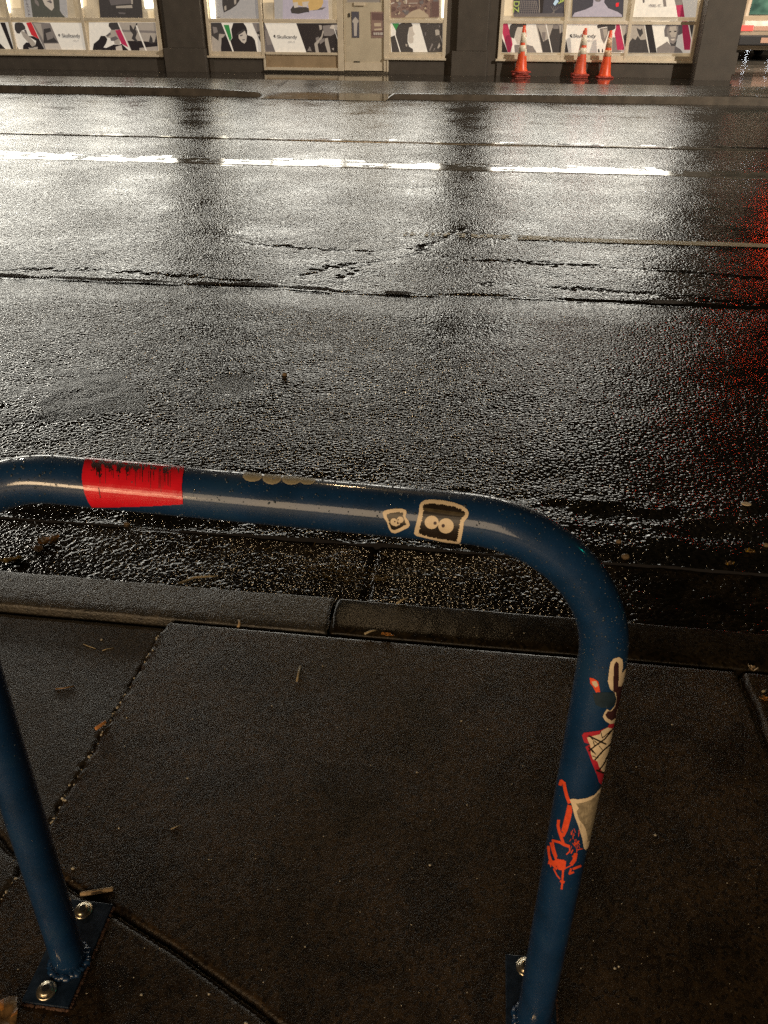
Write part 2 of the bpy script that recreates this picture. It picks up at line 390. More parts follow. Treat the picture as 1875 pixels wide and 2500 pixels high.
# painted lane line, worn away to the left
mb = MB(); rnd = random.Random(5)
for i in range(260):
    x = -.9 + i*.024
    keep = (x > .3) or (rnd.random() < (x+.9)/1.2)
    if not keep: continue
    for j in range(5):
        if x < .6 and rnd.random() > .35 + .5*(x+.9)/1.5: continue
        ya, yb = 6.33+j*.023, 6.33+(j+1)*.023
        pts = [(x, ya), (x+.024, ya), (x+.024, yb), (x, yb)]
        z = road_z(np.array([p[0] for p in pts]), np.array([p[1] for p in pts])) + .004
        mb.poly([(p[0], p[1], zz) for p, zz in zip(pts, z)])
xs = np.arange(5.34, 40, .5)
for a in xs:
    pts = [(a, 6.33), (a+.5, 6.33), (a+.5, 6.445), (a, 6.445)]
    z = road_z(np.array([p[0] for p in pts]), np.array([p[1] for p in pts])) + .006
    mb.poly([(p[0], p[1], zz) for p, zz in zip(pts, z)])
o = mb.build('lane_line', M['line'], smooth=True); o['kind'] = 'structure'

# ------------------------------------------------------------------ far pavement and the ground beyond
YK = 16.8
mb = MB()
PX0, PX1 = gz(641, 233, -.12)[0], gz(952, 236, -.12)[0]
xs = [-45, PX0-1.6, PX0-.1, PX0+.05, PX1-.05, PX1+.1, 4.6, 5.6, 45]; hz = [0, 0, -.05, -.137, -.137, -.045, 0, -.06, -.09]
for k in range(len(xs)-1):
    a, b = xs[k], xs[k+1]; za, zb = hz[k], hz[k+1]
    mb.poly([(a, YK, -.17), (b, YK, -.17), (b, YK+.015, zb-.012), (a, YK+.015, za-.012)], 2)
    mb.poly([(a, YK+.015, za-.012), (b, YK+.015, zb-.012), (b, YK+.05, zb), (a, YK+.05, za)], 1)
    mb.poly([(a, YK+.05, za), (b, YK+.05, zb), (b, YK+.8, zb*.98), (a, YK+.8, za*.98)], 1)
    mb.poly([(a, YK+.8, za*.98), (b, YK+.8, zb*.98), (b, 18.9, 0), (a, 18.9, 0)], 1)
    mb.poly([(a, 18.9, 0), (b, 18.9, 0), (b, 23, 0.0), (a, 23, 0.0)])
pd = MB(); pd.poly([(PX0, 16.25, -.122), (PX1, 16.2, -.122), (PX1+.05, 17.5, -.122), (PX1-.3, 17.62, -.122), (PX0+.4, 17.6, -.122), (PX0-.05, 17.5, -.122)])
o = pd.build('puddle', M['puddle']); o['kind'] = 'structure'
o = mb.build('far_pavement', [M['farwalk'], M['farkerb'], M['kerbface']], smooth=False); o['kind'] = 'structure'
o = MB().poly([(-160, 16.7, -.18), (160, 16.7, -.18), (160, 220, -.18), (-160, 220, -.18)]).build('ground', M['asphalt_far']); o['kind'] = 'structure'
o = MB().poly([(-45, 23, -.006), (45, 23, -.006), (120, 200, -.006), (-45, 200, -.006)]).build('side_street', M['sidest']); o['kind'] = 'structure'

# ------------------------------------------------------------------ bike rack
RK = dict(XLb=-.6245, XRb=.1668, XLt=-.6248, XRt=.1688, Yb=.6562, Yt=.7115, HL=.955, HR=.9326, Rl=.1643, Rr=.1743, D=.0553)
def rack_path():
    A = np.array([RK['XLb'], RK['Yb'], .004]); B = np.array([RK['XRb'], RK['Yb'], .004])
    At = np.array([RK['XLt'], RK['Yt'], RK['HL']]); Bt = np.array([RK['XRt'], RK['Yt'], RK['HR']])
    def arc(P0, P1, P2, R, n=28):
        a = (P0-P1)/np.linalg.norm(P0-P1); b = (P2-P1)/np.linalg.norm(P2-P1)
        th = math.acos(a @ b); d = R/math.tan(th/2); bis = (a+b)/np.linalg.norm(a+b); c = P1+bis*R/math.sin(th/2)
        u = P1+a*d-c; v = P1+b*d-c; ph = math.pi-th
        return [c+(math.sin((1-t)*ph)*u+math.sin(t*ph)*v)/math.sin(ph) for t in np.linspace(0, 1, n)]
    def seg(a, b, n): return [a+(b-a)*t for t in np.linspace(0, 1, n)]
    a1 = arc(A, At, Bt, RK['Rl']); a2 = arc(At, Bt, B, RK['Rr'])
    return seg(A, a1[0], 30)[:-1] + a1 + seg(a1[-1], a2[0], 30)[1:-1] + a2 + seg(a2[-1], B, 30)[1:]
PATH = rack_path()
ROOT = Vector((-.229, .66, 0))
rack = empty('bike_rack', ROOT, 0, 'blue painted steel hoop bike rack with red tape and stickers, bolted to the wet pavement', 'bike rack')
INV = Matrix.Translation(ROOT).inverted()
def rpart(mb, name, mats, parent=None, **kw):
    o = mb.build(name, mats, parent or rack, **kw)
    if parent is None: o.matrix_parent_inverse = INV
    return o
# wet blue gloss paint: brush of scratches, dust and fine water specks
m, nt, p = nodes('blue_gloss_paint'); L = nt.links
v = coords(nt)
n1 = N(nt, 'ShaderNodeTexNoise'); n1.inputs['Scale'].default_value = 14; n1.inputs['Detail'].default_value = 8; n1.inputs['Roughness'].default_value = .65; L.new(v, n1.inputs['Vector'])
n2 = N(nt, 'ShaderNodeTexNoise'); n2.inputs['Scale'].default_value = 420; n2.inputs['Detail'].default_value = 2; L.new(v, n2.inputs['Vector'])
c1 = ramp(nt, n1.outputs['Fac'], [(.28, (.0042, .023, .064)), (.52, (.0058, .035, .103)), (.72, (.010, .043, .104)), (.82, (.022, .045, .08))])
sp = ramp(nt, n2.outputs['Fac'], [(.66, (0, 0, 0)), (.76, (1, 1, 1))])
mx = N(nt, 'ShaderNodeMix', data_type='RGBA'); mf = math_n(nt, 'MULTIPLY', sp.outputs['Color'], .35); L.new(mf, mx.inputs['Factor'])
L.new(c1.outputs['Color'], mx.inputs['A']); mx.inputs['B'].default_value = (.14, .16, .19, 1)
L.new(mx.outputs['Result'], p.inputs['Base Color'])
rr = math_n(nt, 'MULTIPLY_ADD', n1.outputs['Fac'], .35); rr.node.inputs[2].default_value = .22; L.new(rr, p.inputs['Roughness'])
p.inputs['Specular IOR Level'].default_value = .3; p.inputs['Coat Weight'].default_value = .9; rc = math_n(nt, 'MULTIPLY_ADD', n1.outputs['Fac'], .22); rc.node.inputs[2].default_value = -.02; L.new(rc, p.inputs['Coat Roughness'])
n3 = N(nt, 'ShaderNodeTexNoise'); n3.inputs['Scale'].default_value = 90; n3.inputs['Detail'].default_value = 4; L.new(v, n3.inputs['Vector'])
b = N(nt, 'ShaderNodeBump'); b.inputs['Strength'].default_value = .5; b.inputs['Distance'].default_value = .0003
hh = math_n(nt, 'ADD', n3.outputs['Fac'], n2.outputs['Fac']); L.new(hh, b.inputs['Height']); L.new(b.outputs['Normal'], p.inputs['Normal'])
bc = N(nt, 'ShaderNodeBump'); bc.inputs['Strength'].default_value = .1; bc.inputs['Distance'].default_value = .0003
L.new(hh, bc.inputs['Height']); L.new(bc.outputs['Normal'], p.inputs['Coat Normal'])
M['blue'] = m
M['plate'] = plain('dark_blue_plate_paint', (.010, .022, .045), .32, scale=60, var=.4, bump=.0006)
M['rustpaint'] = plain('rusty_plate_edge', (.09, .045, .028), .7, scale=120, var=.6, bump=.001)
M['bolt'] = plain('scuffed_bolt_steel', (.62, .55, .42), .28, .95, scale=90, var=.3, bump=.0004)
M['hole'] = plain('dark_socket', (.01, .009, .008), .5)
mb = MB(); mb.tube(PATH, RK['D']/2, n=56)
tube = rpart(mb, 'tube', M['blue'], smooth=True)
bvh = BVHTree.FromPolygons([Vector(q) for q in mb.v], mb.f)

for cx in (-.633, .1645):
    pm = MB(); pm.box(cx-.041, cx+.041, .583, .763, -.004, .0065)
    plate = rpart(pm, 'base_plate', M['plate'], bevel=.0012)
    em = MB(); r_ = random.Random(3 + int(cx*10))
    # rusted flakes along the plate's edges
    for k in range(150):
        t = r_.random(); e = r_.choice((0, 0, 1, 1, 1))
        x, y = (cx-.041+.082*t, .5815) if e == 0 else (cx+.0425, .583+.18*t)
        em.blob((x, y, .002*r_.random()), (.0022+.002*r_.random(), .0022+.002*r_.random(), .0018), k, 1, .3)
    em.build('rusty_edge', M['rustpaint'], plate)
    for by in (.604, .744):
        bo = MB(); bx = cx - .007
        bo.lathe([(.0165, .0062), (.0165, .0085), (.0145, .0095), (.0105, .0098), (.0105, .0102)], 28, (bx, by, 0), 0)
        bo.lathe([(.0118, .0095), (.0120, .0112), (.0105, .0138), (.0066, .0148), (.0062, .0149)], 28, (bx, by, 0), 0)
        bl = bo.build('bolt', M['bolt'], plate, smooth=True)
        MB().lathe([(.0060, .0130), (.0060, .0158), (.0045, .0159)], 14, (bx, by, 0)).build('bolt_socket', M['hole'], plate)
    wb = MB(); c = RK['XLb'] if cx < 0 else RK['XRb']
    for k in range(34):
        a = 2*math.pi*k/34 + r_.uniform(-.05, .05); rr_ = RK['D']/2 + .001 + r_.uniform(-.001, .0015)
        wb.blob((c+rr_*math.cos(a), RK['Yb']+rr_*math.sin(a), .0075), (.0062+.0018*r_.random(), .0062+.0015*r_.random(), .0045+.002*r_.random()), k, 2, .22)
    rpart(wb, 'weld_bead', [M['blue']], smooth=True)

# decals: cells of printed vinyl laid on the tube's surface
def inside(pt, poly):
    x, y = pt; c = False; j = len(poly)-1
    for i in range(len(poly)):
        xi, yi = poly[i]; xj, yj = poly[j]
        if (yi > y) != (yj > y) and x < (xj-xi)*(y-yi)/(yj-yi)+xi: c = not c
        j = i
    return c
def decal(name, layers, mats, step=1.5, off=.0006, label=None, target=None):
    """layers: (polygon in picture coordinates of the sticker's outline, material index or None for a torn hole)"""
    tg = target or bvh
    xs_ = [q[0] for pl, _ in layers for q in pl]; ys_ = [q[1] for pl, _ in layers for q in pl]
    x0, x1, y0, y1 = min(xs_), max(xs_), min(ys_), max(ys_)
    nx, ny = int((x1-x0)/step)+2, int((y1-y0)/step)+2
    vid = {}; d = MB(); o_ = Vector(CC)
    def vert(i, j):
        if (i, j) in vid: return vid[(i, j)]
        r = Vector(ray(x0+i*step, y0+j*step)).normalized()
        loc, nor, _, _ = tg.ray_cast(o_, r)
        if loc is None: vid[(i, j)] = None; return None
        vid[(i, j)] = len(d.v); d.v.append(tuple(loc + nor*off)); return vid[(i, j)]
    for i in range(nx):
        for j in range(ny):
            c = (x0+(i+.5)*step, y0+(j+.5)*step); mi = None
            for pl, k in layers:
                if inside(c, pl): mi = k
            if mi is None: continue
            q = [vert(i, j), vert(i, j+1), vert(i+1, j+1), vert(i+1, j)]
            if None in q: continue
            d.f.append(q); d.m.append(mi)
    o = rpart(d, name, mats, smooth=True)
    if label: o['label'] = label
    return o
def T(pts, s, ox, oy): return [(x/s+ox, y/s+oy) for x, y in pts]
def circ(cx, cy, rx, ry=None, n=20): return [(cx+rx*math.cos(2*math.pi*k/n), cy+(ry or rx)*math.sin(2*math.pi*k/n)) for k in range(n)]
def stroke(pts, w):
    out = []
    for (ax, ay), (bx, by) in zip(pts, pts[1:]):
        dx, dy = bx-ax, by-ay; l = math.hypot(dx, dy) or 1; nx_, ny_ = -dy/l*w/2, dx/l*w/2
        ex, ey = dx/l*w*.3, dy/l*w*.3
        out.append([(ax+nx_-ex, ay+ny_-ey), (bx+nx_+ex, by+ny_+ey), (bx-nx_+ex, by-ny_+ey), (ax-nx_-ex, ay-ny_-ey)])
    return out
M['tape'] = plain('red_vinyl_tape', (.74, .012, .026), .2, scale=70, var=.12, bump=.0003)
M['tapegrime'] = plain('black_grime', (.035, .008, .010), .5, scale=200, var=.5, bump=.0006)
M['cream'] = plain('cream_sticker_paper', (.74, .61, .43), .42, scale=90, var=.12)
M['ink'] = plain('sticker_black_ink', (.018, .013, .010), .35, scale=90, var=.3)
M['inkbrown'] = plain('sticker_brown_ink', (.06, .045, .022), .4, scale=120, var=.4)  # lighter brown ink, mostly toward the tops of the figures
M['maroon'] = plain('dark_maroon_vinyl', (.045, .016, .018), .45, scale=120, var=.3)
M['torn'] = plain('torn_grey_paper', (.27, .225, .15), .8, scale=140, var=.4, bump=.0006)
M['orange'] = plain('orange_paint_pen', (.80, .085, .028), .45, scale=160, var=.2)
M['crimson_s'] = plain('crimson_sticker_print', (.45, .02, .04), .45, scale=100, var=.3)
M['oldglue'] = plain('sticker_ghost', (.010, .026, .042), .6, scale=100, var=.3)
# red tape with black grime (crop scale 3.318, offset 0,1040)
A = lambda pts: T(pts, 3.318, 0, 1040)
lay = [(A([(690,262),(800,262),(1495,318),(1490,360),(1478,420),(1474,500),(1484,632),(1200,648),(900,656),(745,655),(715,610),(688,545),(670,470),(665,420),(668,370),(680,310)]), 0)]
rg = random.Random(4)
for k in range(90):
    x = rg.choice((rg.uniform(740, 1140), rg.uniform(740, 1450))); y = 268+(x-700)*.075 + rg.uniform(0, 40)**1.0
    h = rg.uniform(8, 40); w = rg.uniform(8, 26)
    lay.append((A([(x-w/2, y), (x, y-5), (x+w/2, y+4), (x+w*.4, y+h*.5), (x+w*.1, y+h), (x-w*.4, y+h*.6)]), 1))
for x, y, h, w in ((800,300,180,34),(780,300,80,60),(890,300,110,44),(1030,320,105,40),(1100,310,80,44),(1345,335,85,60),(965,310,95,24),(880,300,60,50)):
    for q in range(4):
        xx = x+rg.uniform(-w/2, w/2); hh_ = h*rg.uniform(.5, 1)
        w_ = rg.uniform(3, 13); k_ = rg.uniform(-8, 8); lay.append((A([(xx-w_, y), (xx+w_, y), (xx+w_*.8+k_, y+hh_*.55), (xx+k_, y+hh_), (xx-w_*.5, y+hh_*.7)]), 1))
        for z_ in range(3):
            bx_, by_ = xx+rg.uniform(-16, 16), y+hh_*rg.uniform(.3, 1.05); lay.append((A(circ(bx_, by_, rg.uniform(3, 8), rg.uniform(3, 9), 7)), 1))
for k in range(26):
    x = rg.uniform(740, 1400); y = 330+(x-700)*.07; h = rg.uniform(30, 140)
    lay.append((A([(x-2.5, y), (x+2.5, y), (x+2, y+h), (x-2, y+h)]), 1))
lay.append((A([(798,500),(806,500),(820,580),(812,580)]), 1)); lay.append((A([(1302,400),(1309,400),(1308,535),(1302,535)]), 1))
decal('red_tape', lay, [M['tape'], M['tapegrime']], 1.25, .0007)
# two cream edged stickers of dark square figures with round eyes (scale 4.1475, offset 850,1150)
B = lambda pts: T(pts, 4.1475, 850, 1150)
def jag(pts, amp, seed, n=10):
    r = random.Random(seed); out = []
    for (ax, ay), (bx, by) in zip(pts, pts[1:]+pts[:1]):
        l = math.hypot(bx-ax, by-ay); k_ = max(1, int(l/n))
        for i in range(k_):
            t = i/k_; out.append((ax+(bx-ax)*t-(by-ay)/l*r.uniform(0, amp)*(i % 2), ay+(by-ay)*t+(bx-ax)/l*r.uniform(0, amp)*(i % 2)))
    return out
outer = [(722,350),(740,318),(780,296),(850,292),(960,300),(1070,322),(1160,356),(1205,390),(1222,425),(1212,465),(1172,515),(1165,580),(1150,660),(1138,715),(1118,738),(1080,738),(930,708),(800,678),(690,652),(668,630),(676,580),(700,490),(716,420)]
inner = [(752,350),(775,332),(850,328),(960,338),(1070,358),(1150,388),(1186,420),(1184,448),(1142,490),(1130,560),(1115,660),(1102,712),(1060,708),(900,682),(770,652),(710,632),(724,570),(748,470),(758,410)]
lay = [(B(outer), 0), (B(jag(inner, 14, 3)), 1), (B([(765,372),(900,390),(1060,412),(1180,428),(1178,450),(1140,462),(1000,440),(900,425),(768,402)]), 2),
       (B(circ(846,518,71,67)), 0), (B(circ(990,553,79,75)), 0), (B(circ(880,526,17,17)), 3), (B(circ(963,552,18,18)), 3)]
decal('sticker', lay, [M['cream'], M['ink'], M['inkbrown'], M['maroon']], 1.0, .0006, 'larger cream edged sticker of a dark slice with two round eyes')
outer = [(350,425),(362,404),(400,392),(470,382),(550,384),(585,396),(592,420),(580,465),(612,500),(626,545),(608,570),(520,612),(475,627),(440,618),(412,580),(395,520),(360,470)]
inner = [(380,440),(430,424),(520,412),(556,420),(562,465),(570,490),(592,540),(530,570),(470,596),(445,590),(422,545),(408,495)]
lay = [(B(outer), 0), (B(jag(inner, 8, 5)), 2), (B([(410,520),(592,530),(530,572),(470,596),(440,588)]), 1), (B(circ(462,512,34,36)), 0), (B(circ(527,492,34,32)), 0),
       (B([(440,535),(530,525),(520,545),(490,556),(460,552)]), 0), (B(circ(473,510,8)), 3), (B(circ(507,492,7)), 3), (B(circ(503,525,9)), 3)]
decal('sticker', lay, [M['cream'], M['ink'], M['inkbrown'], M['maroon']], 1.0, .0006, 'smaller tilted cream edged sticker of a dark slice with two round eyes')
# row of four pale scalloped shapes on top (scale 6.9125, offset 560,1120)
Cq = lambda pts: T(pts, 6.9125, 560, 1120)
lay = []
for cx, cy, rx, ry in ((390,300,165,92),(720,330,160,108),(1050,345,165,100),(1320,360,140,84)):
    lay += [(Cq(circ(cx, cy, rx, ry, 28)), 0), (Cq(circ(cx, cy-6, rx-22, ry-18, 28)), 1)]
M['gluepale'] = plain('pale_sticker_backing', (.43, .37, .23), .6, scale=260, var=.25, bump=.0004)
M['glueline'] = plain('pale_sticker_rim', (.52, .45, .30), .5, scale=120, var=.1)
decal('sticker', lay, [M['glueline'], M['gluepale']], 1.2, .0006, 'row of pale scalloped sticker remains along the top of the bar')
# stickers of the right leg (scale 3.687, offset 1150,1500)
G_ = lambda pts: T(pts, 3.687, 1150, 1500)
lay = [(G_([(1245,480),(1256,425),(1285,395),(1330,382),(1360,405),(1365,470),(1352,530),(1392,485),(1410,470),(1405,520),(1372,570),(1366,700),(1330,760),(1310,850),(1332,885),(1312,930),(1290,975),(1250,985),(1205,955),(1185,918),(1200,880),(1222,848),(1250,868),(1290,820),(1305,760),(1290,700),(1250,670),(1230,600)]), 0),
       (G_([(1280,560),(1285,450),(1305,420),(1328,440),(1328,540),(1322,640),(1352,640),(1370,600),(1390,540),(1378,700),(1340,770),(1312,850),(1300,930),(1262,955),(1222,930),(1206,900),(1228,870),(1262,868),(1295,825),(1308,760),(1300,700),(1276,690)]), 1),
       (G_([(1322,640),(1330,540),(1352,530),(1358,600),(1352,642),(1328,648)]), 0)]
decal('sticker', lay, [M['cream'], M['maroon']], 1.1, .0006, 'cream outlined dark curving sticker on the upper right leg')
decal('sticker', [(G_([(1095,712),(1180,700),(1280,700),(1300,735),(1302,775),(1285,815),(1250,838),(1180,840),(1120,810)]), 0)], [M['oldglue']], 1.3, .0004, 'dull dark ghost of a removed sticker')
lay = [(G_([(1070,568),(1100,572),(1145,600),(1152,640),(1162,695),(1125,700),(1100,650),(1075,620)]), 0), (G_([(1088,600),(1130,598),(1145,640),(1120,655),(1098,632)]), 1)]
decal('sticker', lay, [M['orange'], M['cream']], 1.0, .0006, 'tiny orange and cream scrap on the right leg')
lay = [(G_([(1000,1085),(1020,1062),(1165,1042),(1230,1010),(1240,985),(1282,980),(1290,1030),(1270,1110),(1240,1260),(1205,1400),(1170,1532),(1150,1510),(1130,1440),(1085,1330),(1060,1260),(1030,1190),(1070,1165),(1020,1150)]), 0),
       (G_([(1045,1105),(1160,1075),(1165,1050),(1225,1015),(1290,1030),(1268,1110),(1240,1260),(1200,1405),(1190,1430),(1150,1370),(1135,1320),(1095,1300),(1078,1250),(1075,1180),(1058,1145)]), 1)]
for s_, w in (([(1060,1090),(1120,1120),(1210,1165)], 14), ([(1060,1225),(1130,1170),(1200,1120),(1290,1010)], 13), ([(1115,1305),(1190,1220),(1260,1160)], 14), ([(1140,1410),(1190,1350),(1245,1230)], 13), ([(1130,1400),(1190,1425)], 18), ([(1165,1050),(1180,1110),(1260,1040)], 8), ([(1085,1210),(1120,1255)], 9), ([(1100,1140),(1110,1180)], 8), ([(1080,1110),(1150,1170)], 7), ([(1150,1180),(1190,1230)], 6), ([(1060,1190),(1100,1240)], 12), ([(1090,1270),(1140,1290)], 7)):
    lay += [(G_(q), 2) for q in stroke(s_, w)]
decal('sticker', lay, [M['crimson_s'], M['cream'], M['ink']], 1.0, .0006, 'torn red edged cream sticker scrawled with black lines')
lay = [(G_([(890,1662),(920,1655),(960,1662),(1040,1650),(1110,1620),(1172,1548),(1165,1620),(1130,1760),(1090,1960),(1062,2080),(1030,2118),(1012,2100),(1000,2020),(965,1900),(935,1820),(910,1720)]), 0),
       (G_([(945,1700),(1010,1690),(1080,1665),(1150,1600),(1160,1640),(1128,1760),(1092,1950),(1070,2030),(1040,2050),(1045,2000),(1030,1930),(1010,1890),(975,1850),(950,1770),(970,1740)]), 1)]
for k in range(16):
    x = rg.uniform(960, 1120); y = rg.uniform(1690, 1950)
    lay += [(G_(q), 2) for q in stroke([(x, y), (x+rg.uniform(-8, 8), y+rg.uniform(20, 70))], 4)]
M['tornl'] = plain('torn_paper_fibres', (.40, .34, .23), .85, scale=140, var=.3)
decal('sticker', lay, [M['cream'], M['torn'], M['tornl']], 1.1, .0007, 'peeling grey paper scrap with a cream torn edge')
lay = []
def scr(pts, w, off=(0, 0)):
    global lay
    lay += [(G_([(x+off[0], y+off[1]) for x, y in q]), 0) for q in stroke(pts, w)]
scr([(805,1530),(815,1500),(838,1520),(850,1580),(865,1640),(885,1690)], 30)
lay.append((G_([(870,1710),(905,1720),(912,1770),(895,1850),(870,1940),(840,2000),(812,2005),(815,1940),(835,1860),(855,1780)]), 0))
scr([(790,1855),(785,1900),(795,1950),(815,2010),(835,2070),(880,2085)], 26); scr([(835,2070),(800,2050),(740,2035)], 22)
K = (0, 2028)     # second crop: same scale, 550 px lower
for pts, w in (([(700,60),(705,140),(735,220),(770,260)], 20), ([(720,30),(740,110),(770,180),(835,190)], 20), ([(735,0),(750,80),(772,150)], 14), ([(710,200),(770,215),(830,200)], 40), ([(770,190),(800,250),(830,255),(835,200)], 40),
               ([(745,260),(775,320),(800,350)], 12), ([(830,250),(825,330),(820,400),(815,440)], 18), ([(808,370),(835,380)], 22), ([(940,130),(930,180),(905,215)], 34), ([(915,150),(950,120)], 14), ([(985,235),(945,250),(920,260)], 20), ([(900,260),(885,305),(920,290)], 18),
               ([(850,255),(890,235),(930,205)], 10), ([(860,130),(890,100),(885,60)], 12), ([(900,120),(915,90)], 10), ([(950,90),(1000,80)], 8), ([(930,50),(970,10)], 10), ([(690,70),(700,150),(720,240)], 8)):
    scr(pts, w, K)
for k in range(22):
    x = rg.uniform(900, 985); y = rg.uniform(1920, 2110)
    scr([(x, y), (x+rg.uniform(-14, 14), y+rg.uniform(10, 50))], 5)
decal('paint_scribble', lay, [M['orange']], .9, .0004)

# water: beads standing on the bar and drops hanging under it
M['water'] = None
M['water'] = plain('water_bead', (.05, .07, .095), .05, var=.3, scale=200)  # opaque beads, colour paled to stand in for reflected light
wd = MB(); rw = random.Random(9); PV = [Vector(q) for q in PATH]; nP = len(PV)
def bead(loc, nor, r, flat=.45, sub=1):
    t1 = nor.orthogonal().normalized(); t2 = nor.cross(t1); bm = bmesh.new(); bmesh.ops.create_icosphere(bm, subdivisions=sub, radius=1); b0 = len(wd.v)
    e = rw.uniform(.75, 1.3)
    for vv in bm.verts: wd.v.append(tuple(loc + t1*vv.co.x*r*e + t2*vv.co.y*r/e + nor*vv.co.z*r*flat))
    for f in bm.faces: wd.f.append([b0+q.index for q in f.verts]); wd.m.append(0)
    bm.free()
for k in range(3600):
    i = rw.randrange(6, nP-8) if rw.random() < .45 else rw.randrange(30, 116)
    top = 30 <= i <= 112
    if not top and rw.random() > .25: continue
    t = (PV[i+1]-PV[i]).normalized(); q = PV[i].lerp(PV[i+1], rw.random())
    s1 = t.cross(Vector((0, 1, 0))).normalized(); s2 = t.cross(s1).normalized()
    a = rw.uniform(0, 2*math.pi); nor = s1*math.cos(a)+s2*math.sin(a)
    if top and nor.z < -.1 and rw.random() < .5: continue
    if nor.y > .6: continue
    r = rw.choice((.0004, .0005, .0006, .0007, .0009, .0013)) * rw.uniform(.7, 1.25) * (1.2 if nor.z > .55 else 1)
    bead(q + nor*(RK['D']/2+.0001), nor, r)
for k in range(2600):
    i = rw.randrange(28, 122); t = (PV[i+1]-PV[i]).normalized(); q = PV[i].lerp(PV[i+1], rw.random())
    s1 = t.cross(Vector((0, 1, 0))).normalized(); s2 = t.cross(s1).normalized(); a = rw.uniform(0, 2*math.pi); nor = s1*math.cos(a)+s2*math.sin(a)
    if nor.dot(Vector((.15, .35, .9))) < .72: continue
    bead(q + nor*(RK['D']/2+.0001), nor, rw.uniform(.0005, .0012), .6)
for x in np.linspace(-.50, .06, 40):
    i = min(range(nP), key=lambda j: abs(PV[j].x-x) + (0 if PV[j].z > .8 else 9)); nor = Vector((0, rw.uniform(-.25, .1), -1)).normalized()
    if rw.random() < .6: bead(Vector((x, PV[i].y, PV[i].z)) + nor*(RK['D']/2+.0008), nor, rw.uniform(.0016, .0026), 1.1, 2)
o = rpart(wd, 'water_drops', M['water'], smooth=True); o['kind'] = 'stuff'

# ------------------------------------------------------------------ shopfront
YW = 20.85                       # wall face
YG = 20.90                       # printed panels
def fx(px, py=90, Y=YW): return gy(px, py, Y)[0]
def fz(py, px=900, Y=YW): return gy(px, py, Y)[2]
M['wall'] = plain('taupe_wall_paint', (.080, .066, .054), .75, scale=5, var=.18, bump=.002)
M['frame'] = plain('cream_frame_paint', (.72, .62, .48), .45, scale=6, var=.12)
M['panel'] = plain('tan_panel_paint', (.40, .29, .18), .5, scale=5, var=.15)
M['door'] = plain('door_paint', (.62, .54, .41), .4, scale=4, var=.14)
M['glowtop'] = glow('lit_window', (1.0, .97, .86), 9.0, .35)
M['tubes'] = glow('fluorescent_tube', (1.0, .92, .68), 4.5)
M['warmbox'] = glow('lit_display_box', (1.0, .72, .38), .62, .25)
M['interior'] = glow('dim_shop_interior', (.66, .47, .25), .42, .8)
M['dim'] = glow('dim_window', (.30, .17, .10), .16, .9)
M['step'] = plain('dark_wet_step', (.02, .018, .016), .3)
bld = empty('shop_building', (0, YW, 0), 0, 'dark taupe corner shopfront with cream window frames and lit windows full of posters', 'shop')
BI = Matrix.Translation((0, YW, 0)).inverted()
def bpart(mb, name, mats, parent=None, **kw):
    o = mb.build(name, mats, parent or bld, **kw)
    if parent is None: o.matrix_parent_inverse = BI
    return o
zs = fz(141); zt0, zt1 = fz(55.5), fz(47.5); ztop = 3.25
a0, a1 = -22., fx(393); b0_, b1_ = fx(506), fx(1089); c0_, c1_ = fx(1218), fx(1702); e0 = fx(1713, 90, 20.35)
XD0, XD1 = fx(640), fx(949)      # entrance without bulkhead
HB = 7.0
w = MB()
for x0, x1 in ((a0, a1), (b0_, XD0), (XD1, b1_), (c0_, c1_)): w.box(x0, x1, YW, YW+.3, -.1, zs)
for x0, x1 in ((a1, b0_), (b1_, c0_), (c1_, 5.0)): w.box(x0, x1, YW+.04, YW+.3, -.1, ztop)
w.box(-22, 5.0, YW, YW+.3, ztop, HB); w.box(-22, 5.0, YW+.3, YW+8, HB-.2, HB)
w.box(4.75, 5.0, YW+.3, YW+9, -.1, HB-.2)
bpart(w, 'wall', M['wall'])
for x0, x1, y0 in ((fx(410), fx(499), YW-.10), (fx(1116), fx(1190), YW-.10)):
    m_ = MB(); m_.box(x0, x1, y0, YW+.04, .48, ztop); m_.box(x0-.10, x1+.02, y0-.05, YW+.04, -.1, .48)
    bpart(m_, 'pilaster', M['wall'], bevel=.012)
m_ = MB(); m_.box(e0, fx(1806, 90, 20.35), 20.35, YW-.002, -.12, HB); m_.box(fx(1806, 90, 20.35)-.1, fx(1806, 90, 20.35)+.09, 20.5, 20.9, .1, .52)
bpart(m_, 'pilaster', M['wall'], bevel=.012)
def window(x0, x1, mull, glows=True):
    """cream frame with transom and mullions, lit pane behind"""
    f = MB()
    zb = fz(129.5)
    f.box(x0, x0+.075, YW-.012, YW+.08, zs, ztop); f.box(x1-.075, x1, YW-.012, YW+.08, zs, ztop)
    xs_ = [x0+.075] + [q for m_ in mull for q in (m_-.035, m_+.035)] + [x1-.075]
    for m_ in mull: f.box(m_-.035, m_+.035, YW-.008, YW+.08, zs, ztop)
    for k in range(0, len(xs_), 2):
        f.box(xs_[k], xs_[k+1], YW, YW+.08, zs, zb); f.box(xs_[k], xs_[k+1], YW, YW+.08, zt0, zt1); f.box(xs_[k], xs_[k+1], YW, YW+.08, ztop-.07, ztop)
    win = bpart(f, 'window', M['frame'], bevel=.006)
    s = MB(); s.box(x0-.04, x1+.02, YW-.055, YW-.012, zs-.035, zs+.01); s.build('sill', M['frame'], win, bevel=.006)
    for z0, z1, mt in ((zb, zt0, 'interior'), (zt1, 1.50, 'interior'), (1.50, ztop-.07, 'glowtop')):
        g = MB()
        for k in range(0, len(xs_), 2): g.poly([(xs_[k], YW+.075, z0), (xs_[k+1], YW+.075, z0), (xs_[k+1], YW+.075, z1), (xs_[k], YW+.075, z1)])
        g.build('pane', M[mt], win)
    return win
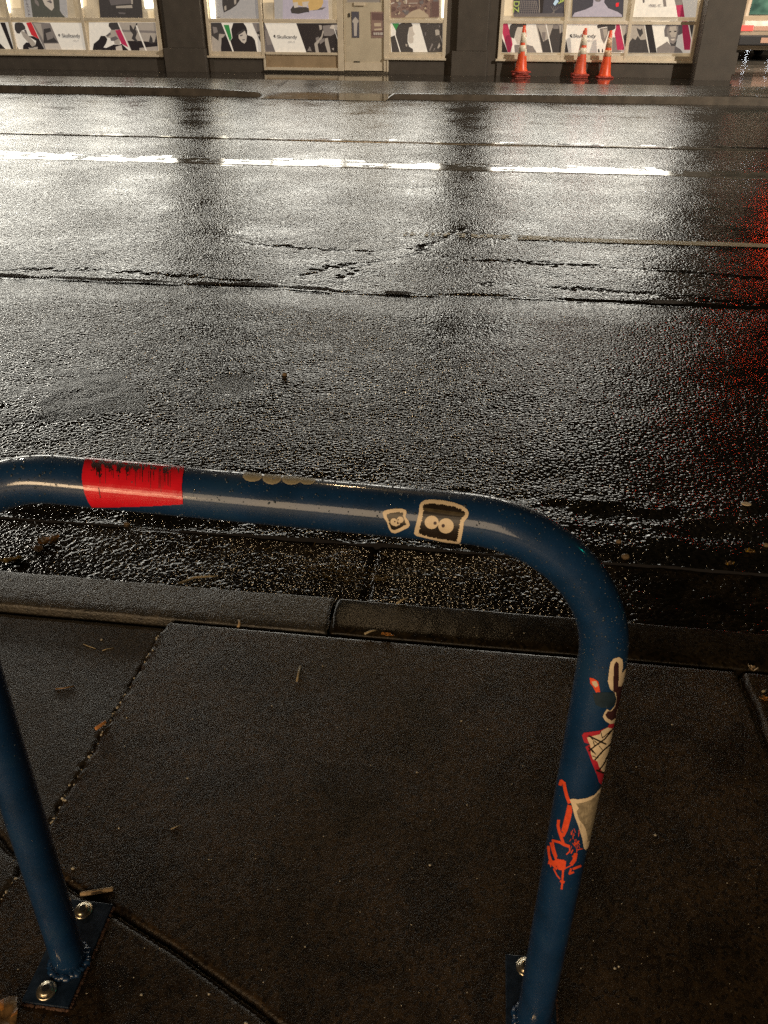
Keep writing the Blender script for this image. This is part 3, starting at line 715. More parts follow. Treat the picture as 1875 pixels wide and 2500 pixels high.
wA = window(a0, a1, [fx(-160), fx(31), fx(208)])
wB1 = window(b0_, fx(643), [])
wB3 = window(fx(943), b1_, [])
wC = window(c0_, c1_, [fx(1377), fx(1534)])
# entrance: display window with a panel under it, door, jambs down to the step
f = MB(); xm0, xm1 = fx(645), fx(824); xj0, xj1 = fx(824), fx(838); xd1 = fx(937); zth = .05
zb = fz(129.5); zp = fz(136)
f.box(xj0, xj1, YW-.015, YW+.10, zth, ztop); f.box(xd1, XD1-.04, YW-.015, YW+.10, zth, ztop); f.box(xm0, xj0, YW, YW+.08, zp, zb)
f.box(xm0, xj0, YW, YW+.08, zt0, zt1); f.box(xm0, xj0, YW, YW+.08, zth, zth+.06); f.box(xm0, xj0, YW, YW+.08, ztop-.07, ztop)
f.box(xj1, xd1, YW, YW+.08, 2.2, 2.28); f.box(XD0+.001, xm0-.001, YW-.03, YW+.02, -.02, zs-.036); f.box(XD1-.04, XD1-.001, YW-.035, YW+.02, -.03, zs-.036)
ent = bpart(f, 'window', M['frame'], bevel=.005)
g = MB(); g.box(xm0, xj0, YW+.03, YW+.07, zth+.06, zp); g.build('panel', M['panel'], ent)
for z0, z1, mt in ((zb, zt0, 'interior'), (zt1, 1.50, 'interior'), (1.50, ztop-.07, 'glowtop')):
    MB().poly([(xm0, YW+.075, z0), (xj0, YW+.075, z0), (xj0, YW+.075, z1), (xm0, YW+.075, z1)]).build('pane', M[mt], ent)
MB().poly([(xj1, YW+.075, 2.28), (xd1, YW+.075, 2.28), (xd1, YW+.075, ztop), (xj1, YW+.075, ztop)]).build('pane', M['glowtop'], ent)
d = MB(); zd = fz(6); d.box(xj1+.01, xd1-.01, YW+.03, YW+.08, zth+.01, zd)
d.box(xj1+.01, xj1+.09, YW+.03, YW+.08, zd, 2.19); d.box(xd1-.08, xd1-.01, YW+.03, YW+.08, zd, 2.19)
door = bpart(d, 'door', M['door'], bevel=.004)
MB().box(xj1+.012, xd1-.012, YW+.02, YW+.03, zth+.012, fz(153)).build('kick_plate', M['frame'], door)
MB().box(xj1+.09, xd1-.08, YW+.05, YW+.06, zd, 2.19).build('door_glass', M['dim'], door)
q0, q1 = gy(863.7, 5.5, YW), gy(890.5, 14.1, YW); MB().box(q0[0], q1[0], YW-.01, YW+.03, q1[2], q0[2]).build('letter_slot', M['frame'], door, bevel=.006)
m_ = MB(); q0 = gy(863.5, 151, YW); m_.box(q0[0], q0[0]+.14, YW+.012, YW+.02, q0[2]-.012, q0[2]+.012); m_.build('door_bolt', M['hole'], door)
m_ = MB(); q0 = gy(852, 37, YW); m_.lathe([(.012, -.04), (.02, -.03), (.02, .03), (.012, .04)], 12, (q0[0], YW+.02, q0[2])); m_.build('handle', M['hole'], door)
bpart(MB().box(XD0-.005, XD1+.005, YW-.05, YW+.3, -.1, zth-.002), 'step', M['step'])
bpart(MB().box(XD0, XD1, YW+.1, YW+.3, zth-.002, ztop), 'back_wall', M['wall'])

# strip lights seen between the posters
def px_quad(b, pts, Y, mi=0): b.poly([tuple(gy(x, y, Y)) for x, y in pts], mi)
SA, SD, SE, SH = 6.9125, 6.381, 5.53, 6.144
fa = lambda pts: T(pts, SA, 0, 0); fb = lambda pts: T(pts, SA, 210, 0); fc = lambda pts: T(pts, SA, 490, 0)
fd = lambda pts: T(pts, SD, 700, 0); fe = lambda pts: T(pts, SE, 930, 0); fg = lambda pts: T(pts, SD, 1210, 0); fhh = lambda pts: T(pts, SH, 1450, 0)
for par, pts in ((wA, fa([(70,-230),(118,-230),(172,215),(150,220)])), (wA, fa([(1300,-230),(1345,-230),(1390,130),(1362,110)])), (wA, fb([(940,-230),(1090,-230),(1132,135),(1000,140)])),
                 (wB1, fc([(120,-230),(215,-230),(246,330),(178,330)])), (wB3, fe([(830,-230),(860,-230),(855,240),(822,240)]))):
    t_ = MB(); q = [gy(x, y, YW+.02) for x, y in pts]
    t_.v = [tuple(p_) for p_ in q] + [(p_[0], YW+.05, p_[2]) for p_ in q]
    t_.f = [[0, 3, 2, 1], [4, 5, 6, 7], [0, 1, 5, 4], [1, 2, 6, 5], [2, 3, 7, 6], [3, 0, 4, 7]]; t_.m = [0]*6
    t_.build('light_tube', M['tubes'], par)
for par, pts in ((wA, fa([(160,-230),(330,-230),(352,135),(185,140)])), (wA, fa([(1400,-230),(1450,-230),(1465,100),(1400,120)])), (wA, fb([(1035,178),(1138,172),(1150,330),(1060,330)])), (wC, fg([(140,-230),(272,-230),(262,245),(125,245)])), (ent, fc([(1045,-230),(1215,-230),(1235,40),(1045,45)]))):
    t_ = MB(); px_quad(t_, pts, YW+.066); t_.build('display_box', M['warmbox'], par)

# ------------------------------------------------------------------ posters
PC = dict(be=(.74, .66, .54), g3=(.50, .42, .33), g2=(.36, .30, .235), g1=(.20, .165, .14), g0=(.13, .108, .098), dk=(.050, .042, .038), bk=(.022, .017, .017), mg=(.42, .028, .075), rd=(.52, .03, .035), gr=(.035, .22, .055),
          lav=(.40, .35, .38), gy=(.36, .33, .30), oc=(.52, .33, .12), br=(.19, .115, .085), brd=(.11, .06, .05), dgr=(.085, .08, .062), nav=(.055, .05, .058), lime=(.36, .42, .10), ice=(.45, .58, .66), ye=(.62, .45, .18), red=(.75, .02, .03), tan=(.40, .30, .19))
PM = {k: plain('print_' + k, c, .42, scale=14, var=.16, emit=(c[0]*.97, c[1]*1.03, c[2]*1.14), es=.47) for k, c in PC.items()}  # inks glow faintly, standing in for light through the paper
PK = list(PC); PMS = [PM[k] for k in PK]
def text_mesh(s, bold=0.):
    cu = bpy.data.curves.new('txt', 'FONT'); cu.body = s; cu.size = 1; cu.offset = bold
    ob = bpy.data.objects.new('txt', cu); COL.objects.link(ob)
    dg = bpy.context.evaluated_depsgraph_get(); me = bpy.data.meshes.new_from_object(ob.evaluated_get(dg))
    v = [tuple(q.co) for q in me.vertices]; f = [list(q.vertices) for q in me.polygons]
    bpy.data.objects.remove(ob); bpy.data.curves.remove(cu); bpy.data.meshes.remove(me)
    return v, f
def poster(label, fn, shapes, texts=(), group='posters in the shop windows', Y=None):
    """a printed panel: first shape is the sheet (8 mm thick), the rest is its print; each layer stands 0.4 mm proud"""
    Y = Y or YW+.045
    mb = MB(); p0 = [gy(x, y, Y) for x, y in fn(shapes[0][1])]
    c = sum(p0)/len(p0); o3 = np.array([c[0], Y, p0[-1][2]])
    n = len(p0); b = len(mb.v)
    mb.v += [tuple(q-o3) for q in p0] + [tuple(q-o3+np.array([0, .008, 0])) for q in p0]
    mb.f.append(list(range(n))); mb.m.append(PK.index(shapes[0][0])); mb.f.append(list(range(n, 2*n))[::-1]); mb.m.append(PK.index(shapes[0][0]))
    for k in range(n): mb.f.append([k, n+k, n+(k+1) % n, (k+1) % n]); mb.m.append(PK.index(shapes[0][0]))
    for k, s in enumerate(shapes[1:]):
        q = [gy(x, y, Y-.0006*(k+1)) for x, y in (s[2] if len(s) > 2 else fn)(s[1])]
        mb.poly([tuple(p_-o3) for p_ in q], PK.index(s[0]))
    for k, t in enumerate(texts):
        s, (x0, y0, x1, y1), colr, f2, rot, bold = t
        (qx0, qy0), (qx1, qy1) = f2([(x0, y0), (x1, y1)])
        A_, B_ = gy(qx0, qy0, Y-.02), gy(qx1, qy1, Y-.02)
        v, f = text_mesh(s, bold)
        if rot == 1: v = [(-q[1], q[0], 0) for q in v]
        if rot == -1: v = [(q[1], -q[0], 0) for q in v]
        mx0, mx1 = min(q[0] for q in v), max(q[0] for q in v); my0, my1 = min(q[1] for q in v), max(q[1] for q in v)
        b = len(mb.v)
        for q in v:
            mb.v.append((A_[0]+(q[0]-mx0)/(mx1-mx0)*(B_[0]-A_[0])-o3[0], -.021, B_[2]+(q[1]-my0)/(my1-my0)*(A_[2]-B_[2])-o3[2]))
        for q in f: mb.f.append([b+i for i in q]); mb.m.append(PK.index(colr))
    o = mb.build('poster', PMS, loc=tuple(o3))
    # text stays within 2 cm of the glass
    return tag(o, label, 'poster', group)
def logo(x, y, s, fn):
    """small skull-like mark: dark round head with a pale notch"""
    return [('bk', circ(x, y, s, s*1.05, 14), fn), ('be', [(x+s*.0, y-s*.1), (x+s*1.0, y-s*.5), (x+s*1.1, y+s*.3), (x+s*.35, y+s*.35)], fn), ('bk', [(x-s*.1, y+s*.5), (x+s*.9, y+s*.4), (x+s*.5, y+s*1.5), (x-s*.1, y+s*1.4)], fn)]
poster('strip poster at the left edge with a black slanting bar', fa, [('be', [(-900,375),(165,375),(235,875),(-880,875)]), ('bk', [(0,380),(85,380),(245,870),(205,870)]), ('bk', [(-200,875),(-60,700),(0,730),(135,870)])])
poster('strip poster of a bowed man in dark shirt beside a red bar', fa, [('be', [(205,375),(1385,385),(1455,880),(268,875)]),
  ('bk', [(258,740),(345,870),(300,870)]), ('g2', [(340,510),(430,545),(500,620),(590,720),(605,760),(550,800),(480,720),(390,620)]),
  ('dk', [(245,420),(260,385),(310,378),(380,385),(425,450),(430,490),(360,520),(330,570),(285,560),(250,500)]), ('g0', [(400,500),(440,500),(470,590),(430,560)]), ('rd', [(440,385),(525,374),(660,660),(530,590)]),
  ('bk', [(480,610),(560,610),(660,660),(775,875),(385,875),(390,770),(440,715),(490,720),(540,790),(600,760),(610,690)]), ('g2', [(480,800),(640,790),(630,850),(500,850)]), ('dk', [(490,790),(545,790),(605,760),(615,780),(560,805),(500,812)]),
  ('g1', [(530,374),(845,390),(1060,878),(777,874)]), ('g2', [(560,390),(690,400),(720,560),(735,690),(640,520)]), ('dk', [(735,490),(850,470),(880,600),(985,720),(735,725),(740,600)]), ('g1', [(770,560),(860,530),(900,640),(800,680)]), ('g3', [(745,735),(1000,735),(1060,876),(780,872)])] + logo(1000, 590, 18, fa),
  [('Skullcandy', (1040,566,1360,655), 'dk', fa, 0, .012), ('FEEL IT.', (1232,678,1342,700), 'g1', fa, 0, 0.)])
poster('strip poster of a man covering his face beside a crimson bar', fb, [('be', [(45,378),(1165,378),(1228,903),(65,890)]),
  ('g2', [(420,500),(490,500),(570,680),(575,770),(480,740),(470,690),(400,640),(330,630),(400,560)]), ('bk', [(105,885),(130,740),(215,670),(250,605),(320,605),(360,660),(340,730),(295,800),(340,810),(470,750),(560,760),(600,740),(760,885)]),
  ('dk', [(385,390),(420,382),(530,380),(580,500),(430,505),(380,440)]), ('g0', [(330,605),(410,540),(420,580),(370,620)]), ('g0', [(410,640),(500,610),(550,650),(480,690),(420,690)]), ('mg', [(490,510),(580,500),(715,800),(600,740)]), ('g3', [(500,790),(600,760),(620,860),(590,888),(510,885)]),
  ('g2', [(550,380),(1172,385),(1224,900),(780,895)]), ('g1', [(600,500),(1180,520),(1185,560),(620,540)]), ('bk', [(700,690),(910,690),(1205,720),(1210,780),(900,810),(905,890),(785,890)]), ('dk', [(735,420),(760,430),(800,500),(850,390),(870,395),(835,500),(860,560),(835,640),(890,720),(820,690),(770,650),(795,580),(740,510)]),
  ('be', [(835,430),(860,430),(1045,897),(1020,897)]), ('dk', [(1060,720),(1085,590),(1120,650),(1130,740)]), ('dk', [(1150,720),(1190,590),(1208,720)])])
poster('strip poster of a dark haired woman in black looking down beside a green bar', fc, [('be', [(168,380),(1008,382),(1040,900),(188,895)]),
  ('dk', [(170,385),(345,385),(550,890),(188,890)]), ('g1', [(200,450),(270,460),(290,540),(220,570)]), ('g2', [(186,600),(300,690),(310,570),(420,580),(360,650),(340,800),(345,885),(190,890)]), ('bk', [(350,640),(430,620),(540,885),(345,885)]),
  ('gr', [(375,420),(475,420),(525,640),(490,700)]), ('be', [(350,392),(375,392),(565,890),(545,890)]), ('bk', [(550,388),(720,386),(770,460),(785,520),(785,590),(870,620),(915,680),(955,890),(565,890),(500,690),(535,640),(515,500)]),
  ('g3', [(640,565),(740,508),(780,600),(768,700),(738,735),(690,710),(640,645)]), ('dk', [(600,590),(640,540),(730,490),(760,505),(690,560),(640,590)]), ('g0', [(660,592),(712,580),(706,604),(664,614)]), ('g0', [(700,665),(750,660),(740,680),(705,682)]),
  ('g1', [(870,388),(1005,392),(1030,800),(1010,720)]), ('dk', [(940,540),(1010,520),(1022,700),(1000,690)]), ('g3', [(955,575),(990,580),(990,615),(965,610)])])
ident = lambda pts: pts
poster('strip poster with a brand name beside a photo of raised concert arms', ident, [('be', [(645,56),(824,56.5),(826,130.5),(648,130.5)]),
  ('g0', [(1070,390),(1078,390),(1270,898),(1095,898)], fc), ('g1', [(1075,520),(1125,510),(1205,750),(1120,760)], fc), ('bk', [(148,362),(785,362),(800,832),(312,832)], fd),
  ('g1', [(560,400),(780,380),(790,500),(690,560),(580,560)], fd), ('g2', [(430,680),(540,560),(560,470),(578,490),(550,600),(480,690),(505,830),(455,830)], fd), ('g2', [(500,390),(545,395),(550,455),(515,470)], fd), ('g3', [(665,440),(700,390),(785,385),(790,470),(740,455)], fd), ('g2', [(590,600),(640,590),(690,830),(640,820),(600,700)], fd),
  ('g1', [(320,790),(360,720),(390,800)], fd), ('g1', [(500,640),(580,590),(590,640),(520,690)], fd), ('g1', [(450,590),(500,570),(500,620),(460,640)], fd), ('g2', [(700,760),(735,745),(730,785)], fd), ('be', [(735,450),(748,450),(800,620),(800,650)], fd)] + logo(1248, 608, 20, fc),
  [('Skullcandy', (1288,592,1630,668), 'bk', fc, 0, .012), ('FEEL IT.', (1482,698,1600,722), 'g0', fc, 0, 0.)])
poster('strip poster of a long haired woman in profile beside a green bar', fe, [('be', [(128,288),(836,288),(830,704),(138,704)]),
  ('gr', [(150,315),(245,315),(205,420)]), ('g3', [(378,365),(425,358),(440,430),(462,462),(432,488),(442,530),(436,575),(400,592),(365,555)]), ('dk', [(240,330),(300,300),(360,295),(410,312),(432,352),(380,372),(362,470),(360,560),(380,630),(430,660),(436,704),(150,704),(130,500),(200,470),(205,400)]),
  ('g2', [(330,590),(360,600),(350,630),(335,625)]), ('be', [(140,315),(152,315),(270,704),(254,704)]), ('dk', [(515,290),(834,290),(828,704),(632,704)]), ('g2', [(730,405),(770,395),(790,420),(790,470),(740,480)]), ('g1', [(690,580),(706,600),(662,690),(650,680)]), ('g2', [(788,575),(802,620),(770,660),(762,640)]), ('g1', [(778,325),(800,360),(790,370)]), ('g0', [(590,430),(612,440),(606,480),(592,482)]), ('g2', [(788,470),(806,490),(828,560),(826,580)]), ('g1', [(720,650),(735,655),(712,690),(706,684)]), ('g0', [(620,310),(660,300),(650,330),(625,335)])])
poster('strip poster of a person in headphones beside a magenta bar', fg, [('be', [(115,330),(1054,334),(1022,822),(94,818)]),
  ('bk', [(102,590),(190,815),(94,815)]), ('mg', [(112,365),(185,360),(250,600),(265,690),(230,815),(190,815),(107,510)]), ('g3', [(335,420),(400,420),(460,480),(460,680),(340,690),(300,600),(310,490)]), ('dk', [(225,400),(290,340),(420,328),(470,350),(480,390),(470,420),(340,422),(310,500),(290,600),(230,580),(212,480)]),
  ('g1', [(290,700),(470,690),(580,720),(640,818),(300,818)]), ('g2', [(618,335),(1050,340),(1018,820),(730,818)]), ('dk', [(650,400),(700,520),(740,650),(830,600),(880,450),(930,370),(990,400),(1000,520),(1042,500),(1018,820),(735,816)]), ('g1', [(890,400),(940,360),(985,400),(980,450),(900,450)]), ('g1', [(720,500),(780,500),(770,640),(730,620)]), ('be', [(768,338),(786,338),(886,818),(870,818)])])
poster('strip poster with a brand name beside a man in profile', ident, [('be', [(1384,53),(1533,51),(1525,129),(1378,129)]),
  ('dk', [(1095,600),(1135,818),(1075,818)], fg), ('g1', [(85,430),(200,410),(220,480),(180,600),(150,660),(110,580)], fhh), ('g2', [(130,440),(200,430),(200,520),(160,580)], fhh), ('dk', [(45,390),(110,322),(330,318),(320,430),(270,460),(210,470),(200,400),(130,410),(60,430)], fhh),
  ('mg', [(335,318),(380,318),(460,690),(450,750),(350,750),(310,500),(330,430)], fhh), ('g2', [(390,320),(520,315),(480,700),(465,720)], fhh), ('dk', [(440,540),(490,490),(478,720),(465,700)], fhh), ('be', [(377,318),(390,318),(468,735),(458,735)], fhh), ('g1', [(280,560),(325,560),(350,750),(450,760),(400,785),(270,785)], fhh), ('dk', [(60,740),(80,730),(90,785),(60,785)], fhh), ('dk', [(120,740),(135,730),(140,785),(120,785)], fhh)] + logo(1178, 556, 22, fg),
  [('Skullcandy', (1212,528,1560,605), 'bk', fg, 0, .012), ('FEEL IT.', (1425,624,1520,648), 'g0', fg, 0, 0.)])
poster('strip poster of a smiling bearded man between a black and a crimson bar', fhh, [('be', [(572,313),(1510,313),(1440,796),(510,796)]),
  ('g2', [(572,316),(745,316),(825,793),(513,793)]), ('g1', [(575,316),(740,316),(740,360),(600,370)]), ('dk', [(640,420),(700,450),(720,420),(738,500),(690,560),(650,460)]), ('dk', [(530,640),(580,570),(620,600),(660,540),(700,600),(780,590),(825,793),(513,793)]), ('bk', [(758,316),(860,316),(942,793),(838,793)]),
  ('g0', [(1055,450),(1090,345),(1140,316),(1290,316),(1332,380),(1330,500),(1280,525),(1100,552),(1062,552)]), ('g1', [(1090,440),(1150,372),(1245,368),(1275,450),(1250,580),(1190,690),(1140,640),(1100,520)]), ('g2', [(1140,400),(1230,390),(1245,470),(1220,560),(1160,560),(1130,480)]), ('dk', [(1125,470),(1160,462),(1160,482),(1130,488)]), ('dk', [(1200,462),(1240,458),(1238,480),(1204,482)]), ('g3', [(1150,585),(1215,578),(1205,605),(1165,608)]), ('dk', [(1115,600),(1140,640),(1190,660),(1245,600),(1225,690),(1160,692)]),
  ('g1', [(945,720),(1100,620),(1160,690),(1220,690),(1300,740),(1335,793),(948,793)]), ('mg', [(1325,316),(1405,316),(1455,600),(1440,748),(1355,748),(1330,520)]), ('be', [(1405,316),(1417,316),(1465,590),(1458,620)]), ('dk', [(1420,316),(1508,316),(1468,575)])])
GU = 'large upper posters in the shop windows'
poster('tall upper poster with sideways letters and a dark portrait', fa, [('gy', [(345,-500),(1085,-500),(1148,322),(432,322)]), ('dgr', [(480,-500),(960,-500),(1000,-10),(1012,180),(1050,240),(1132,322),(556,322),(512,-20)]), ('g3', [(690,-60),(890,-60),(912,130),(872,182),(835,155),(760,90)]), ('g1', [(580,-20),(640,20),(662,80),(650,110),(590,50)]), ('g0', [(780,20),(850,0),(880,40),(860,60),(830,40)])], [('TOM', (425,-12,520,282), 'g0', fa, 1, 0.)], GU)
poster('black upper poster with a pale bar across it', fb, [('dk', [(170,-500),(900,-500),(958,322),(242,322)]), ('g0', [(360,-100),(760,-120),(760,60),(420,90)]), ('g2', [(505,102),(775,85),(785,135),(510,138)]), ('g2', [(752,-80),(786,-80),(792,68),(766,70)]), ('g0', [(540,205),(670,215),(660,240),(560,235)])], (), GU)
poster('grey upper poster with a dark slanted shape', fc, [('gy', [(205,-500),(955,-500),(1000,326),(252,324)]), ('dk', [(360,-80),(660,-100),(655,10),(600,90),(500,160),(390,212),(365,90)]), ('g2', [(395,110),(430,90),(435,160),(405,185)]), ('g2', [(560,10),(600,-30),(600,60),(570,80)]), ('g1', [(265,285),(330,280),(332,300),(275,302)])], (), GU)
poster('upper poster of a crouched figure in yellow with dark shoes', ident, [('lav', [(667,-72),(798,-72),(803,47),(671,47)]), ('gy', [(1235,-500),(1385,-500),(1385,318),(1248,318)], fc), ('g0', [(440,130),(610,110),(560,150),(400,165)], fd), ('oc', [(60,-200),(540,-200),(570,40),(540,110),(480,150),(350,165),(330,60),(250,100),(100,60)], fd), ('g3', [(100,40),(170,30),(180,110),(110,130)], fd), ('g3', [(240,30),(350,20),(310,110),(250,110)], fd), ('dk', [(58,150),(105,82),(120,125),(190,110),(300,110),(345,130),(350,190),(310,190),(180,216),(75,205)], fd)], (), GU)
rp = random.Random(21)
shp = [('br', [(128,-300),(790,-300),(788,236),(136,240)])]
for k in range(60):
    x, y = rp.uniform(140, 760), rp.uniform(-120, 200); s_ = rp.uniform(12, 45)
    shp.append((rp.choice(('brd', 'br', 'tan', 'g1', 'brd', 'g0', 'tan')), [(x+s_*rp.uniform(.5, 1)*math.cos(a_), y+s_*rp.uniform(.5, 1.)*math.sin(a_)) for a_ in np.linspace(0, 5.4, 6)]))
shp += [('g3', [(130,45),(180,28),(182,42),(132,60)]), ('g2', [(375,40),(495,36),(495,46),(375,50)]), ('tan', [(330,220),(420,150),(520,120),(640,200),(645,234),(320,236)]), ('brd', [(690,20),(782,20),(780,220),(690,220)]), ('g3', [(330,-60),(350,-60),(350,50),(338,55)])]
poster('brown upper poster crowded with small figures', fe, shp, (), GU)
shp = [('nav', [(285,-400),(1078,-400),(1066,262),(280,262)])]
for k in range(11): shp.append(('g1', [(380+k*24, 0+k*2), (388+k*24, 0), (330+k*36, 240), (322+k*36, 240)]))
for k in range(7): shp.append(('g1', [(370, 30+k*30), (650, 20+k*32), (650, 25+k*32), (370, 35+k*30)]))
for k in range(5): shp.append(('g1', [(860+k*40, 100), (866+k*40, 100), (930-k*20, 220), (924-k*20, 220)]))
shp += [('bk', [(680,-80),(760,-80),(730,200),(690,200)]), ('g2', [(668,-80),(680,-80),(690,190),(682,195)]), ('ice', [(895,60),(945,-30),(985,20),(925,90)]), ('g0', [(280,215),(1066,205),(1066,262),(280,262)])]
poster('dark upper poster of a wire grid with yellow-green letters', fg, shp, [('DZ', (284,18,360,195), 'lime', fg, -1, .02), ('A', (985,-40,1060,62), 'lime', fg, -1, .02)], GU)
poster('upper poster of pale bare shoulders on a dark ground', ident, [('nav', [(1401,-72),(1526,-72),(1521,42),(1396,42)]), ('lav', [(1397,41),(1403,31),(1430,23),(1447,15),(1449,0),(1443,-22),(1478,-22),(1475,6),(1485,20),(1508,29),(1518,36),(1519,41)]), ('g0', [(1449,-2),(1456,4),(1464,4),(1472,-4),(1466,0),(1456,0)]), ('red', [(330,50),(355,38),(376,40),(370,95),(335,106),(326,85)], fhh)], (), GU)
poster('cream upper poster with a crimson bar and two small words', ident, [('be', [(1549,-72),(1712,-72),(1698,42),(1543,42)]), ('g0', [(720,-60),(765,-60),(758,38),(735,45)], fhh), ('g1', [(1025,-60),(1072,-60),(1090,98),(1045,100)], fhh), ('mg', [(1185,-200),(1300,-200),(1360,255),(1256,255)], fhh), ('g1', [(1205,-20),(1325,-20),(1335,70),(1228,80)], fhh)], [('FEEL IT.', (840,64,1012,104), 'g0', fhh, 0, .01)], GU)
poster('narrow dark notice with a pale standing figure on the shop door', fd, [('nav', [(1008,180),(1125,180),(1130,585),(1020,585)]), ('g2', [(1055,280),(1070,262),(1085,280),(1120,320),(1118,350),(1100,360),(1090,560),(1050,560),(1042,360),(1022,345),(1025,320)])], (), 'notices on the shop door', YW+.018)
poster('brownish notice with pale lettering on the shop door', fd, [('br', [(1312,184),(1508,184),(1508,588),(1320,588)]), ('brd', [(1325,200),(1500,210),(1500,320),(1330,310)]), ('tan', [(1360,360),(1470,355),(1470,410),(1365,410)]), ('tan', [(1360,450),(1480,440),(1480,470),(1365,475)]), ('brd', [(1325,480),(1505,480),(1505,560),(1325,560)]), ('g2', [(1350,505),(1500,505),(1500,545),(1355,545)]), ('brd', [(1375,505),(1382,505),(1384,545),(1378,545)]), ('brd', [(1410,515),(1418,515),(1420,545),(1412,545)]), ('brd', [(1445,505),(1452,505),(1454,545),(1448,545)])], (), 'notices on the shop door', YW+.018)

# ------------------------------------------------------------------ traffic cones
M['cone'] = plain('orange_cone_plastic', (.90, .095, .025), .38, scale=9, var=.25)
M['conedim'] = plain('faded_cone_plastic', (.72, .10, .04), .45, scale=9, var=.25)
M['collar'] = plain('reflective_collar', (.86, .77, .62), .35, scale=22, var=.06)
M['collardirty'] = plain('scuffed_reflective_collar', (.66, .40, .25), .45, scale=26, var=.65)
M['conebase'] = plain('grimy_cone_base', (.34, .045, .03), .5, scale=20, var=.4)
def make_cone(label, loc, rz, mat, colmat, tilt=(0, 0)):
    t = empty('traffic_cone', loc, rz, label, 'traffic cone', 'traffic cones by the shop wall'); t.rotation_euler = (tilt[0], tilt[1], rz)
    b = MB(); h = .178
    for z, s in ((0, h), (.022, h), (.036, h-.012)): pass
    prof = [(h-.004, 0), (h, .006), (h, .026), (h-.012, .034)]
    for r, z in prof:
        b.v += [(r-.03, -r, z), (r, -r+.03, z), (r, r-.03, z), (r-.03, r, z), (-r+.03, r, z), (-r, r-.03, z), (-r, -r+.03, z), (-r+.03, -r, z)]
    for k in range(3):
        for i in range(8): b.f.append([k*8+i, k*8+(i+1) % 8, (k+1)*8+(i+1) % 8, (k+1)*8+i]); b.m.append(0)
    b.f.append(list(range(8))[::-1]); b.m.append(0); b.f.append(list(range(24, 32))); b.m.append(0)
    b.build('base', M['conebase'], t)
    def r_at(z): return .128 + (.030-.128)*(z-.034)/(.90-.034)
    b = MB(); b.lathe([(.150, .033), (.140, .05), (r_at(.08)+.003, .08), (r_at(.3), .3), (r_at(.6), .6), (r_at(.895), .895), (.024, .905), (.018, .905), (.018, .88)], 30)
    b.build('body', mat, t, smooth=True)
    for z0, z1 in ((.415, .535), (.585, .775)):
        b = MB(); b.lathe([(r_at(z0)+.001, z0-.001), (r_at(z0)+.0035, z0), (r_at(z1)+.0035, z1), (r_at(z1)+.001, z1+.001)], 30); b.build('collar', colmat, t, smooth=True)
    return t
c1 = gz(1271, 180); c2 = gz(1414, 180); c3 = gz(1476, 180); YC = 20.58
X1, X2, X3 = gy(1271, 184, YC)[0], gy(1414, 184, YC)[0], gy(1476, 184, YC)[0]
make_cone('lowest cone of the three stacked at the left end', (X1+.01, YC, .003), .25, M['cone'], M['collar'])
make_cone('middle cone of the three stacked at the left end', (X1-.01, YC, .043), -.12, M['cone'], M['collar'])
make_cone('topmost cone of the three stacked at the left end, bright orange', (X1, YC, .083), .5, M['cone'], M['collar'], (.0, -.012))
make_cone('lower cone of the two stacked in the middle', (X2, YC, .003), .03, M['conedim'], M['collar'])
make_cone('upper cone of the two stacked in the middle, duller orange', (X2+.01, YC, .046), .16, M['conedim'], M['collar'], (.02, .01))
make_cone('bright orange cone with scuffed streaked collars at the right end of the row', (X3, YC, .003), .04, M['cone'], M['collardirty'], (.0, .008))

# ------------------------------------------------------------------ cars in the side street
M['carbody'] = plain('pale_car_paint', (.42, .34, .26), .3, scale=4, var=.08)
M['cardark'] = plain('dark_car_paint', (.02, .02, .024), .3, scale=4)
M['bumper'] = plain('black_bumper', (.016, .015, .018), .5)
M['glass_t'] = plain('rear_glass_painted_sheen', (.05, .11, .09), .12, scale=3, var=.8, emit=(.22, .42, .33), es=.12)  # teal reflection put in as mottled colour and a faint glow
M['glass_d'] = plain('dark_car_glass', (.015, .018, .02), .08)
M['tail'] = glow('tail_lamp', (1., .13, .09), .9, .3)
M['tail'].node_tree.nodes['Principled BSDF'].inputs['Base Color'].default_value = (.35, .02, .02, 1)
M['head'] = glow('headlamp', (.86, .93, 1.), 35.)
M['plate_n'] = plain('number_plate', (.55, .33, .25), .4)
M['tyre'] = plain('tyre_rubber', (.015, .015, .016), .7)
M['rim'] = plain('alloy_rim', (.35, .35, .36), .3, .8)
